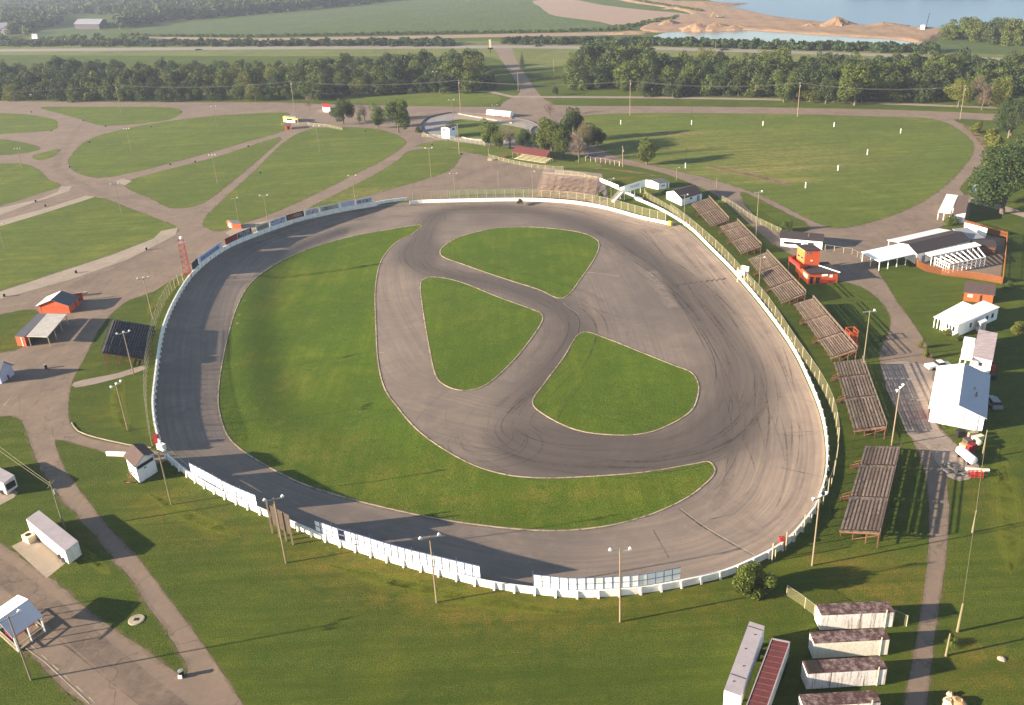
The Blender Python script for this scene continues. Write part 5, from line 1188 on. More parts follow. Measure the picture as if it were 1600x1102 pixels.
# barrels
bp = None
for i, (x, y, lb) in enumerate([(56, 316, 'on the upper left concrete strip'), (71, 323, 'on the second concrete strip'), (119, 427, 'on the long concrete strip, left of middle'), (229, 391, 'on the long concrete strip near its right end'), (7, 464, 'near the left end of the long concrete strip'), (49, 176, 'on the top left island'), (130, 189, 'on the top left island corner by the junction'), (165, 198, 'at the tip of the upper triangular island'),
        (80, 205, 'at the lower edge of the top left island'), (140, 223, 'at the left of the lens shaped field'), (236, 199, 'on the upper edge of the lens shaped field'), (283, 176, 'at the right tip of the triangular island'), (109, 262, 'at the lower left of the lens shaped field'), (266, 258, 'on the lane through the west fields, lower'), (305, 254, 'on the lane through the west fields, middle'), (388, 230, 'on the lane through the west fields, upper'), (407, 271, 'on the wide lane towards the pit gate'), (571, 206, 'below the four shade trees'), (675, 227, 'below the scoring booth fence'), (721, 242, 'at the tip of the grass wedge'), (284, 1057, 'at the tip of the lower left grass wedge'), (72, 576, 'beside the lavender gabled building shadow'), (1040, 300, 'by the ticket office')]):
    if bp is None:
        bp = thing('trash_barrel', 'x', 'trash barrel'); MB().lathe((0, 0, 0), [(.32, 0), (.34, .3), (.32, .32), (.34, .6), (.32, .62), (.34, .95)], 12).build('drum', BLACK, bp); MB().lathe((0, 0, .955), [(.36, 0), (.36, .05), (.1, .08)], 12).build('lid', GREYM, bp); o = bp
    else: o = dup(bp, (0, 0, 0))
    o.location = G(x, y); o['label'] = 'black trash barrel '+lb; o['group'] = 'black trash barrels on the grounds'

# ================================================================ trailers, vehicles, kart track
def box_trailer(label, nl, nr, fl, h, roof=RUSTROOF, side=RUSTSIDE, end=WHITE2, group=None, ribs=0, post=True, open_end=None, undercut=.9, cat='trailer', vent=0):
    """roof corners as seen: near-left, near-right, far-left, all at height h"""
    A, B, C = G(*nl, h), G(*nr, h), G(*fl, h); o = Vector((A.x, A.y, 0)); t = thing('storage_trailer', label, cat, o, group); u, v = B-A, C-A; ins = .015
    z0 = undercut; P = [Vector((0, 0, 0)), u, u+v, v]; m = MB()
    for i in range(4):
        a, b = P[i], P[(i+1) % 4]; m.poly([a+Z*z0, b+Z*z0, b+Z*h, a+Z*h])
    m.poly([p+Z*z0 for p in P[::-1]]); m.build('body', side, t)
    q = (u+v)*.5; R4 = [p+(p-q).normalized()*.05+Z*(h+.003) for p in P]; MB().slab(R4, .07).build('roof', roof, t)
    long_u = u.length > v.length; l, w = (u, v) if long_u else (v, u); o0 = Vector((0, 0, 0))
    # end door panels, corner posts, under frame, wheels
    m = MB(); e0, e1 = (P[3], P[0]) if long_u else (P[0], P[1]); n = -l.normalized()*.03
    for s0, s1 in ((.06, .48), (.52, .94)):
        a, b = e0.lerp(e1, s0), e0.lerp(e1, s1); m.hexa([a+n+Z*(z0+.1), b+n+Z*(z0+.1), b+Z*(z0+.1)-n*-.1, a+Z*(z0+.1)-n*-.1, a+n+Z*(h-.15), b+n+Z*(h-.15), b+Z*(h-.15)-n*-.1, a+Z*(h-.15)-n*-.1])
    m.build('end_doors', end, t)
    if ribs:
        m = MB()
        for k in range(1, ribs): a = l*(k/ribs); m.bar(a+w*.03+Z*(h+.08), a+w*.97+Z*(h+.08), .04, .03)
        m.build('roof_ribs', plain('dull_rib', (.24, .13, .12), (.12, .05, .045), 2), t); m = MB(); m.bar(w*.01+Z*(h+.1), w*.01+l+Z*(h+.1), .12, .06); m.bar(w*.99+Z*(h+.1), w*.99+l+Z*(h+.1), .12, .06); m.bar(l+Z*(h+.1), l+w+Z*(h+.1), .25, .06); m.build('roof_rim', LAVM, t)
    if vent:
        m = MB()
        for k in range(vent): a = l*((k+.6)/(vent+.3))+w*(.35+.25*(k % 2)); m.box(a.x-.07, a.x+.07, a.y-.07, a.y+.07, h+.08, h+.14)
        m.bar(l*.93+w*.02+Z*(h+.09), l*.93+w*.98+Z*(h+.09), .06, .05); m.bar(l*.22+w*.02+Z*(h+.09), l*.22+w*.98+Z*(h+.09), .06, .05); m.build('roof_vents', DARK, t)
    m = MB()
    for k in (.1, .9):
        for s in (.15, .85): a = l*k+w*s; m.box(a.x-.12, a.x+.12, a.y-.12, a.y+.12, 0, z0)
    m.bar(l*.02+w*.3+Z*(z0-.1), l*.98+w*.3+Z*(z0-.1), .1, .18); m.bar(l*.02+w*.7+Z*(z0-.1), l*.98+w*.7+Z*(z0-.1), .1, .18); m.build('chassis', DARK, t)
    if post:
        a = (P[1] if long_u else P[2])*1.0-l.normalized()*1.0-w.normalized()*.05; MB().bar(a+Z*.1, a+Z*(h+.5), .09).build('corner_bar', CREAM, t)
    for k in ((.78, .88) if z0 > .3 else ()):
        for s in (-.01, 1.01):
            a = l*k+w*s; wn = w.normalized()*.12; MB().tube(a-wn+Z*.48, a+wn+Z*.48, .46, n=14).build('wheel', RUBBER, t)
    return t
gr_ = 'old storage trailers in the lower right'
box_trailer('topmost rusty roofed white storage trailer at the lower right', (1283.7, 962), (1397.5, 957), (1275, 944.7), 2.6, group=gr_, undercut=.15)
box_trailer('second rusty roofed storage trailer with a cleaner yellowish side', (1272.5, 1006), (1390, 999.7), (1265.5, 988.5), 2.6, side=rusty_mat('yellowish_trailer_side', (.74, .68, .54), (.35, .26, .20), .56, .75, (1.3, 1.3, .12), 1.6), group=gr_, undercut=.15)
box_trailer('third storage trailer with a black stained roof corner', (1262.5, 1053.5), (1386, 1046), (1253.7, 1033.5), 2.6, group=gr_, undercut=.15)
box_trailer('lowest storage trailer cut by the bottom photo edge', (1256, 1105), (1376, 1098), (1248.7, 1086), 2.6, group=gr_, undercut=.15)
tb = bpy.data.objects['storage_trailer.002']; A, B, C = G(1262.5, 1053.5, 2.6), G(1386, 1046, 2.6), G(1253.7, 1033.5, 2.6); u_, v_ = B-A, C-A
MB().slab([Z*2.71+u_*.02, Z*2.71+u_*.2, Z*2.71+u_*.18+v_*.98, Z*2.71+u_*.02+v_*.98], .012).build('tar_patch', rusty_mat('tar_patch', (.02, .016, .014), (.09, .035, .02), .5, .7), tb)
box_trailer('long grey roofed semi trailer standing upright in the photo', (1131.4, 1078.5), (1157, 1087.6), (1171, 972), 3.3, roof=LAVM, side=WHITE, group=gr_, post=False, vent=4)
box_trailer('long red brown roofed trailer with pale roof ribs', (1166, 1104), (1197, 1111), (1205.7, 999), 3.0, roof=REDSHEET, side=WHITE2, group=gr_, ribs=12, post=False)
box_trailer('long mobile trailer with a grey roof on the concrete pad at the left', (41, 811.7), (101.7, 861.6), (61, 798), 2.9, roof=LAVM, side=WHITE2, post=False, end=DARK, undercut=.4)
box_trailer('boxy white trailer with a dark window cut by the left photo edge', (-45, 728), (5.4, 756), (-28, 716), 2.7, roof=LAVM, side=WHITE2, post=False, end=DARK, undercut=.4)
a, b = G(5.4, 756, 2.7), G(23.6, 745.4, 2.7); o = bpy.data.objects['storage_trailer.007']; q = a-o.location; q.z = 0; r_ = (b-a); r_.z = 0; n = -perp(r_)*.04
m = MB(); m.hexa([q+r_*.12+n+Z*1.1, q+r_*.88+n+Z*1.1, q+r_*.88+Z*1.1, q+r_*.12+Z*1.1, q+r_*.12+n+Z*2.3, q+r_*.88+n+Z*2.3, q+r_*.88+Z*2.3, q+r_*.12+Z*2.3]); m.build('window', GLASS, o)
t = simple_box('cooling_unit', 'small cream cooling unit beside the long trailer on the pad', 'cooling unit', 47, 845, 1.9, 1.3, 1.2, CREAM, -.6); MB().lathe((0, 0, 1.2), [(.45, 0), (.45, .06)], 14).build('fan', DARK, t)
t = thing('manhole', 'round pale concrete manhole ring with a dark lid', 'manhole', G(213.5, 969)); MB().lathe((0, 0, 0), [(1.15, 0), (1.15, .1), (1.05, .14)], 28).build('ring', KERB, t); MB().box(-.32, .32, -.28, .28, .143, .18).build('lid', DARK, t)
simple_box('bale', 'white bag beside the barrel at the tip of the lower left wedge', 'bag', 282.5, 1059, .5, .5, .5, WHITE)
def car(label, px, py, rz, paint, pickup=False, cat='car', L=4.5):
    t = thing('pickup_truck' if pickup else 'parked_car', label, cat, G(px, py), rz=rz); w = .9; m = MB()
    prof = [(-L/2, .35), (-L/2, .85), (-L*.36, .95), (L*.25, .95), (L/2, .8), (L/2, .35)]
    n = len(prof); m.poly([(x, -w, z) for x, z in prof][::-1] if False else [(x, -w, z) for x, z in prof]); m.poly([(x, w, z) for x, z in prof][::-1])
    for i in range(n): a, b = prof[i], prof[(i+1) % n]; m.poly([(a[0], -w, a[1]), (a[0], w, a[1]), (b[0], w, b[1]), (b[0], -w, b[1])])
    m.build('body', paint, t); x0, x1 = (-.1*L, .28*L) if pickup else (-.38*L, .26*L); zb, zt = .953, 1.5
    MB().hexa([(x0, -w+.05, zb), (x1, -w+.05, zb), (x1, w-.05, zb), (x0, w-.05, zb), (x0+.3, -w+.2, zt-.05), (x1-.6, -w+.2, zt-.05), (x1-.6, w-.2, zt-.05), (x0+.3, w-.2, zt-.05)]).build('windows', GLASS, t)
    MB().box(x0+.28, x1-.58, -w+.18, w-.18, zt-.048, zt+.03).build('roof', paint, t)
    for x in (-.3*L, .3*L):
        for y in (-w+.02, w-.02): MB().tube((x, y-.11, .34), (x, y+.11, .34), .34, n=14).build('wheel', RUBBER, t)
    return t
car('white pickup truck parked at the left corner of the white workshop', 1465.5, 575, .12, CARW, True, 'pickup truck', 5.2)
car('pale van parked against the right side of the white workshop', 1551, 633, 1.45, CARG, False, 'van', 5)
car('dark car on the highway right of the road mouth', 842, 73, 0, CARK, L=7); car('dark car on the highway above the right tree belt', 1132, 79, -.05, CARK, L=7); car('dark car on the highway above the left tree belt', 311, 79, .05, CARK, L=8); car('dark blue car parked under the picnic trees', 924, 247, .1, plain('dark_blue_paint', (.03, .04, .10)))
t = simple_box('portable_toilet', 'blue portable toilet under the big tree on the right', 'portable toilet', 1523, 300, 1.3, 1.3, 2.3, BLUEP, .2, lidm=WHITE); MB().box(-.4, .4, -.69, -.652, .1, 2.0).build('door', WHITE, t)
# clutter below the workshop
def tank(label, px, py, L, r, m_, rz, bands=True):
    t = thing('tank', label, 'tank', G(px, py), rz=rz); m = MB(); c = r+.35
    prof = [(0, 0)]+[(r*math.sin(a*math.pi/8), .35*r*(1-math.cos(a*math.pi/8))) for a in range(1, 5)]; pr = prof+[(x, L-z) for x, z in prof[::-1]]
    n = 16; k = 0; ring = [[(a[1], a[0]*math.cos(6.2832*i/n), c+a[0]*math.sin(6.2832*i/n)) for i in range(n)] for a in pr if a[0] > 0]
    for j in range(len(ring)-1):
        for i in range(n): m.poly([ring[j][i], ring[j][(i+1) % n], ring[j+1][(i+1) % n], ring[j+1][i]])
    m.poly(ring[0][::-1]); m.poly(ring[-1]); m.build('shell', m_, t)
    for x in (L*.2, L*.8): MB().box(x-.1, x+.1, -r*.8, r*.8, 0, .5).build('saddle', DARK, t)
tank('large white tank lying below the white workshop', 1521, 730, 4.3, .75, WHITE, R(98)); tank('narrow white tank lying left of the large one', 1511.5, 725, 3.2, .4, WHITE, R(80)); tank('yellow topped drum tank behind the large white tank', 1530, 700, 1.6, .55, CREAM, R(90))
t = thing('gas_rack', 'red pipe rack in front of the white tanks', 'rack', G(1512, 743)); m = MB()
for z in (.2, .6, 1.0): m.bar((0, 0, z), (2.0, -.2, z), .09); m.bar((0, -.9, z), (2.0, -1.1, z), .09)
for x in (0, .66, 1.33, 2.0): m.bar((x, -.1*x, 0), (x, -.1*x, 1.05), .08); m.bar((x, -.9-.1*x, 0), (x, -.9-.1*x, 1.05), .08); m.bar((x, -.1*x, 1), (x, -.9-.1*x, 1), .08)
m.build('rack', REDP, t); t = thing('plank_edge', 'white curb timber behind the red pipe rack', 'timber', G(1508, 735)); MB().bar((0, 0, .3), (3.6, -.9, .3), .35, .5).build('timber', WHITE2, t)
for i, (x, y, sx, sy, h, m_, lb) in enumerate([(1500, 682, 1.3, 1, 1.2, DARK, 'black bin at the foot of the workshop door'), (1518, 683, 1.6, .8, 1.0, KERB, 'pale crate below the right end of the workshop gable'), (1511, 697, 1.1, 1.4, 1.3, SHINGB, 'dark brown crate behind the tanks'), (1527, 688, 2, .8, .8, CREAM, 'cream pallet under the workshop gable'), (1517, 706, 1.2, 1.0, 1.5, MAROON, 'maroon tractor hood shaped crate above the large tank'), (1505, 700, .7, 1.2, .7, plain('tan_plastic', (.5, .35, .15)), 'tan sack left of the crates'), (1549, 580, 1, 1, 1.2, REDP, 'red bin right of the dented mobile home'), (1551, 593, .9, 1.2, 1, DARK, 'black bin behind the workshop corner')]):
    simple_box('crate', lb, 'crate', x, y, sx, sy, h, m_, .1*i, lidm=m_)
t = thing('tyre_heap', 'low grey heap of old tyres on the grass below the gravel yard', 'tyre heap', G(1492, 735)); rr = random.Random(9)
for k in range(12): MB().lathe((rr.uniform(-1.6, 1.6), rr.uniform(-2.2, 2.2), .02+.01*k), [(.22, 0), (.38, .02), (.42, .12), (.38, .22), (.22, .24)], 14).build('tyre', plain('grey_rubber', (.12, .11, .10)) if k == 0 else bpy.data.materials['grey_rubber'], t)
# rocks, stump
def rock(label, px, py, r, h, m_, seed):
    t = thing('boulder', label, 'boulder', G(px, py)); rr = random.Random(seed); m = MB(); n = 9; rg = [[(r*f*rr.uniform(.8, 1.15)*math.cos(6.283*i/n), r*f*rr.uniform(.8, 1.15)*math.sin(6.283*i/n), z*h*rr.uniform(.85, 1.1) if z else 0) for i in range(n)] for f, z in ((1, 0), (1.02, .35), (.85, .7), (.45, 1))]
    for j in range(3):
        for i in range(n): m.poly([rg[j][i], rg[j][(i+1) % n], rg[j+1][(i+1) % n], rg[j+1][i]])
    m.poly(rg[-1]); m.build('stone', m_, t)
rock('pale boulder at the bottom edge right of the lane', 1481, 1100, .75, .7, ROCKM, 1); rock('orange brown boulder beside the pale one at the bottom edge', 1497, 1101, .95, .8, plain('ochre_rock', (.40, .24, .12), (.28, .16, .08), 2), 2); rock('small pale stone on the grass behind the boulders', 1484, 1087, .4, .5, ROCKM, 3); rock('flat pinkish stone in the lower right grass', 1565, 1030, .5, .2, ROCKM, 4)
# kart track
DARKBAR = plain('dark_barrier', (.10, .085, .085), (.06, .05, .05))
sheet('kart_track', "660,196 668,187 690,181 715,178 760,182 805,187 832,193 845,205 843,216 830,224 800,228 760,226 715,222 680,216 662,207", pave_mat('kart_asphalt', (.26, .23, .22), (.22, .2, .19), (.14, .12, .12)), .05, 3)
sheet('kart_infield', "692,200 705,190 730,185 775,192 815,200 828,208 822,215 790,218 740,216 700,212", GRL, .06, 3, 3)
sheet('kart_apron', "700,184 730,180 780,186 822,196 815,200 775,193 730,187", CONC, .066, 2)
wall('dark low barrier round the outside of the kart track', "845,214 846,204 833,192 805,185.5 760,180 715,176.5 690,179 667,185.5 658,196 661,207 680,217 700,220", .5, .55, DARKBAR)
wall('pale inner barrier along the top side of the kart track', "716,178.5 760,186.5 800,193", .4, .5, KERB); wall('pale barrier at the right bend of the kart track', "835,198 829,204 830,211 838,219", .4, .6, KERB); wall('pale barrier at the lower side of the kart track', "718,214 740,219 790,222", .4, .5, KERB)
rl = thing('red_trim', 'reddish timber rail above the kart track', 'rail', G(745, 178)); mb = MB(); d = G(800, 186)-G(745, 178); mb.bar(Z*.4, d+Z*.4, .3, .8); mb.build('rail', PL_RED, rl)
# far buildings, tall sign, gates
building('far_barn', 'far barn with a long pale grey roof in the upper left woods', 'barn', (118, 45.5), (156, 46), C=(132, 37, 0), h=7, r=10, ridge='x', wall_m=plain('dim_barn_wall', (.035, .03, .035)), roof_m=plain('far_metal_roof', (.26, .255, .28)), over=2)
building('far_house', 'far pale house at the top left photo corner', 'house', (-20, 56), (14, 54), C=(-16, 48, 0), h=9, r=13, ridge='x', wall_m=plain('dim_house_wall', (.35, .31, .34)), roof_m=plain('dim_roof', (.2, .17, .2)), over=.6, items=[win('f', .3, .4, 5, 7), win('f', .6, .7, 5, 7)])
building('far_shed', 'far white shed on the clearing at the upper left', 'shed', (51, 63), (59, 63), C=(51.5, 58, 0), h=4, r=5.5, ridge='x', wall_m=WHITE, roof_m=plain('far_grey_roof', (.45, .45, .43)), over=.4)
building('dredge_cabin', 'small white cabin with a mast on the sand spit by the lake', 'cabin', (1438, 49), (1444, 49), C=(1438, 46, 0), h=3, r=4, ridge='x', wall_m=WHITE, roof_m=WHITE, over=.2)
t = thing('dredge_mast', 'thin dark mast beside the white cabin on the sand spit', 'mast', G(1446, 47)); MB().bar((0, 0, 0), (1.5, 0, 13), .3).build('mast', DARK, t)
b = G(766.5, 83); h = height_at(b, 62); t = thing('tall_sign', 'tall narrow pale yellow sign standing by the highway junction', 'sign', b); MB().box(-.3, .3, -.3, .3, 0, h*.45).build('post', DARK, t); MB().box(-.9, .9, -.35, .35, h*.4, h).build('panel', CREAM, t); MB().box(-2.2, 2.2, -.3, .3, h*.28, h*.4-.01).build('lower_panel', DARK, t)
t = thing('road_gate', 'dark pipe gate across the road between the tree belts', 'gate', G(774, 112.5)); d = G(798, 111)-G(774, 112.5); m = MB()
for z in (.5, 1.0, 1.5): m.bar(Z*z, d+Z*z, .14)
for k in range(8): m.bar(d*(k/7), d*(k/7)+Z*1.6, .2)
m.build('bars', DARK, t)
t = thing('excavator', 'ochre excavator working on the sand spit', 'excavator', G(1125, 30)); MB().box(-3, 3, -2, 2, .9, 3.2).build('body', plain('ochre_machine', (.42, .28, .10)), t); MB().box(-4, 4, -2.3, -1, 1.2, 2.4).build('track', DARK, t); MB().box(-4, 4, 1, 2.3, 1.2, 2.4).build('track', DARK, t); m = MB(); m.bar((-2, 0, 3), (-7, 0, 7), .8); m.bar((-7, 0, 7), (-10, 0, 2.5), .7); m.build('boom', plain('ochre_boom', (.42, .28, .10)), t)
# ================================================================ vegetation
def leaf_cloud(lobes, per, size, rng, jitter=.9, flat=1.0):
    """many small leaf-clump faces spread through each lobe; returns verts, faces, tone"""
    V = []; T = []
    for (cx, cy, cz, r) in lobes:
        k = max(8, int(per*(r/.18)**2)); d = rng.normal(size=(k, 3)); d /= np.linalg.norm(d, axis=1)[:, None]
        rad = r*rng.uniform(.55, 1.08, k)**.6; c = np.array([cx, cy, cz])+d*rad[:, None]*np.array([1, 1, flat])
        n = d+rng.normal(size=(k, 3))*jitter; n /= np.linalg.norm(n, axis=1)[:, None]
        a = np.cross(n, rng.normal(size=(k, 3))); a /= np.linalg.norm(a, axis=1)[:, None]; b = np.cross(n, a)
        s = size*rng.uniform(.55, 1.25, k)[:, None]; e = rng.uniform(.6, 1.0, k)[:, None]
        V.append(np.stack([c-a*s-b*s*e*.4, c+a*s*.2-b*s*e, c+a*s+b*s*e*.3, c-a*s*.1+b*s*e], 1).reshape(-1, 3))
        T.append(np.clip(rng.normal(.5, .2)+rng.normal(0, .22, k), 0, 1))
    V = np.concatenate(V); T = np.concatenate(T); F = np.arange(len(V)).reshape(-1, 4)
    return V, F, T
def cloud_mesh(name, V, F, T, m):
    me = bpy.data.meshes.new(name); me.vertices.add(len(V)); me.vertices.foreach_set('co', V.astype(np.float32).ravel())
    me.loops.add(len(F)*4); me.loops.foreach_set('vertex_index', F.astype(np.int32).ravel())
    me.polygons.add(len(F)); me.polygons.foreach_set('loop_start', np.arange(0, len(F)*4, 4, dtype=np.int32)); me.polygons.foreach_set('loop_total', np.full(len(F), 4, dtype=np.int32))
    me.update(calc_edges=True); at = me.attributes.new('tone', 'FLOAT', 'FACE'); at.data.foreach_set('value', T.astype(np.float32)); me.materials.append(m); return me
def crown_lobes(rng, kind):
    L = []
    if kind == 'round':
        for _ in range(22): a = rng.uniform(0, 6.28); q = rng.uniform(0, 1)**.5*.33; z = rng.uniform(.27, .86); f = 1.12-abs(z-.55)*1.2; L.append((q*f*math.cos(a), q*f*math.sin(a), z, rng.uniform(.13, .20)))
    elif kind == 'belt':
        for _ in range(24): a = rng.uniform(0, 6.28); z = rng.uniform(.10, .82); q = rng.uniform(.2, 1)**.5*(.40 if z < .62 else .36*max(.35, 1-(z-.62)*2.4)); L.append((q*math.cos(a), q*math.sin(a), z, rng.uniform(.13, .19)))
    elif kind == 'tall':
        for _ in range(15): a = rng.uniform(0, 6.28); z = rng.uniform(.25, .9); q = rng.uniform(0, .2); L.append((q*math.cos(a), q*math.sin(a), z, rng.uniform(.10, .16)))
    elif kind == 'bush':
        for _ in range(13): a = rng.uniform(0, 6.28); q = rng.uniform(0, .32); z = rng.uniform(.12, .8)*(1-q*.9); L.append((q*math.cos(a), q*math.sin(a), z, rng.uniform(.14, .22)))
    elif kind == 'cone':
        for k in range(16): z = .08+.056*k; rr_ = .30*(1-z)+.02; a = k*2.4; L.append((rr_*.6*math.cos(a), rr_*.6*math.sin(a), z, rr_*.62+.03))
    elif kind == 'bare':
        for _ in range(14): a = rng.uniform(0, 6.28); q = rng.uniform(0, .33); z = rng.uniform(.35, .88); L.append((q*math.cos(a), q*math.sin(a), z, rng.uniform(.12, .2)))
    return L
CR = {}
def crown_proto(key, kind, m, per, size, seed):
    rng = np.random.default_rng(seed); CR[key] = cloud_mesh('crown', *leaf_cloud(crown_lobes(rng, kind), per, size, rng), m)
for i in range(4): crown_proto('belt%d' % i, 'belt', LEAFD if i % 2 else LEAF, 200, .029, 20+i)
for i in range(2): crown_proto('round%d' % i, 'round', LEAF, 330, .021, 40+i)
crown_proto('roundd', 'round', LEAFD, 330, .022, 45); crown_proto('roundy', 'round', LEAFY, 260, .02, 46); crown_proto('belty', 'belt', LEAFY, 150, .022, 47)
crown_proto('big', 'round', LEAFD, 700, .0135, 51); crown_proto('tall0', 'tall', LEAF, 200, .02, 48); crown_proto('cone', 'cone', LEAFD, 200, .02, 49); crown_proto('bush', 'bush', LEAF, 260, .026, 50); crown_proto('bushy', 'bush', LEAFY, 200, .034, 52)
crown_proto('bushbig', 'bush', LEAFM, 700, .02, 53)
# bare crowns: thin twig slivers
rng = np.random.default_rng(60); V, F, T = leaf_cloud(crown_lobes(rng, 'bare'), 150, .03, rng); q = V.reshape(-1, 4, 3); cc = q.mean(1, keepdims=True); ax1 = q[:, 2:3]-q[:, 0:1]
q2 = q.copy(); q2[:, 1] = cc[:, 0]+(q[:, 1]-cc[:, 0])*.12; q2[:, 3] = cc[:, 0]+(q[:, 3]-cc[:, 0])*.12; q2[:, 0] = cc[:, 0]+(q[:, 0]-cc[:, 0])*1.5; q2[:, 2] = cc[:, 0]+(q[:, 2]-cc[:, 0])*1.5
CR['bare'] = cloud_mesh('twigs', q2.reshape(-1, 3), F, T, LEAFB)
def trunk_mesh(seed, z0=.5, r=.022, limbs=7):
    rr = random.Random(seed); m = MB(); P = Vector((0, 0, 0)); n = 5
    for k in range(n): Q = Vector((rr.uniform(-.015, .015), rr.uniform(-.015, .015), z0*(k+1)/n)); m.tube(P, Q, r*(1.25-.5*k/n if k else 1.6), r*(1.25-.5*(k+1)/n), 8, False); P = Q
    for k in range(limbs): a = 6.28*k/limbs+rr.uniform(-.3, .3); z = rr.uniform(.28, z0); q = rr.uniform(.14, .28); m.tube((0, 0, z), (q*math.cos(a), q*math.sin(a), z+rr.uniform(.15, .32)), r*.6, r*.15, 6, False)
    m.tube(P, P+Vector((0, 0, .3)), r*.75, r*.1, 6, False)
    o = m.build('trunk', BARK); me = o.data; bpy.data.objects.remove(o); return me
TR = [trunk_mesh(s) for s in (1, 2, 3)]; TRB = trunk_mesh(9, .55, .02, 16)
TG = {}
def tree(base, h, w, key, label, group=None, name='tree', rz=None, tr=True, dxy=None):
    t = thing(name, label, 'bush' if 'bush' in name or 'shrub' in name else 'tree', base, group, random.uniform(0, 6.28) if rz is None else rz); t.scale = (w, dxy or w, h)
    if tr: o = bpy.data.objects.new('trunk', TRB if key == 'bare' else random.choice(TR)); COL.objects.link(o); o.parent = t
    c = bpy.data.objects.new('twigs' if key == 'bare' else 'crown', CR[key]); COL.objects.link(c); c.parent = t
    return t
def tree_px(px, py, top, wpx, key, label, **kw):
    b = G(px, py); h = height_at(b, top); s = (PROJ(b+Vector((1, 0, h*.5)))[0]-PROJ(b+Vector((0, 0, h*.5)))[0]); return tree(b, h, wpx/s*1.12, key, label, **kw)
for a in [(537, 194, 155, 38, 'roundd', 'dark round tree at the left end of the shade trees by the white booth'), (562, 196, 172, 18, 'tall0', 'small slim tree second in the shade tree row'), (592, 201, 162, 30, 'round0', 'middle sized round tree third in the shade tree row'), (623, 207, 156, 42, 'round1', 'largest shade tree left of the kart track'),
          (766, 229, 186, 38, 'round0', 'green tree at the lower edge of the kart track'), (820, 236, 202, 28, 'roundd', 'small dark tree at the right bend of the kart track'), (862, 243, 184, 52, 'round1', 'broad green tree behind the red roofed shelter'), (893, 222, 168, 38, 'roundd', 'tall dark tree behind the bare brown tree'), (917, 230, 190, 34, 'round0', 'green tree between the bare brown tree and the east field'), (934, 231, 200, 26, 'roundd', 'dark low tree at the right end of the picnic trees'), (845, 240, 200, 30, 'roundd', 'dark tree just left of the broad green tree by the red roofed shelter'), (880, 247, 196, 36, 'round0', 'green tree between the broad green tree and the bare brown tree'), (778, 234, 204, 26, 'round0', 'low green tree right of the one at the kart track edge'),
          (1011, 258, 217, 38, 'round0', 'lone round green tree on the edge of the east field'), (654, 207, 196, 12, 'bush', 'small shrub at the left end of the kart track fence'), (1007, 152, 124, 20, 'roundd', 'small dark tree in front of the right tree belt'), (867, 150, 136, 12, 'roundd', 'tiny dark tree by the road south of the right belt'), (816, 108, 81, 15, 'cone', 'lone conifer beside the highway junction road'),
          (1225, 160, 108, 42, 'round0', 'green tree standing forward of the belt near the tall utility pole'), (1335, 165, 98, 62, 'round1', 'big green tree bulging forward from the right belt'), (1290, 162, 120, 40, 'roundd', 'dark tree left of the big bulging one in front of the belt'), (1497, 168, 121, 46, 'roundy', 'yellow green round tree behind the leaning utility pole'), (1563, 168, 116, 34, 'belty', 'tall yellowish tree near the right photo edge'), (1534, 172, 122, 40, 'bare', 'greyish bare tree between the yellowish trees at the right'),
          (1579, 212, 152, 66, 'big', 'big dark tree over the pale stub at the right photo edge'), (1566, 334, 222, 124, 'big', 'broad old tree with pale trunk over the concrete path'), (1547, 319, 238, 60, 'round0', 'smaller tree left of the broad old one over the path'), (1608, 300, 215, 90, 'big', 'dark tree cut by the right photo edge above the path')]:
    tree_px(*a)
for a in [(797, 232, 196, 48, 'leafless grey brown tree over the kart track fence'), (905, 254, 193, 44, 'leafless brown tree above the picnic area'), (860, 182, 158, 26, 'thin leafless tree by the road mouth above the kart track'), (570, 190, 160, 22, 'leafless brown shrub between the shade trees'), (484, 172, 150, 20, 'thin leafless sapling behind the pit gate')]:
    tree_px(a[0], a[1], a[2], a[3], 'bare', a[4], name='bare_tree')
for a in [(1178, 930, 866, 66, 'bushbig', 'round green bush against the lower right corner of the track wall'), (1231, 362, 341, 26, 'bush', 'small green bush behind the dark roofed pavilion'), (1484, 350, 333, 26, 'bush', 'low green bush in front of the brown roofed paddock shed'), (1545, 232, 198, 42, 'bushy', 'yellow green thicket clump at the road curve'), (1562, 262, 222, 46, 'bushy', 'yellow green thicket clump lower down the road curve'), (1590, 248, 205, 44, 'bush', 'dark green thicket at the right photo edge'), (1528, 208, 188, 26, 'bushy', 'small yellowish bush near the road fork'),
          (1445, 560, 540, 14, 'bushy', 'yellowish shrub in the strip left of the mobile home lawn'), (1440, 545, 530, 12, 'bushy', 'yellowish shrub at the corner of the mobile home lawn'), (1480, 523, 513, 16, 'bushy', 'flowering shrub under the front windows of the long mobile home'), (1493, 532, 519, 14, 'bush', 'green shrub at the corner of the long mobile home'), (1590, 525, 500, 26, 'bushy', 'yellow green bush at the right edge of the lawn'), (1577, 450, 438, 20, 'bush', 'small bush outside the board fence corner'), (812, 318, 309, 12, 'bush', 'small bush at the left end of the pale grandstand'), (937, 312, 298, 16, 'bush', 'dark bush at the right end of the pale grandstand')]:
    tree_px(*a, name='bush', tr=False)
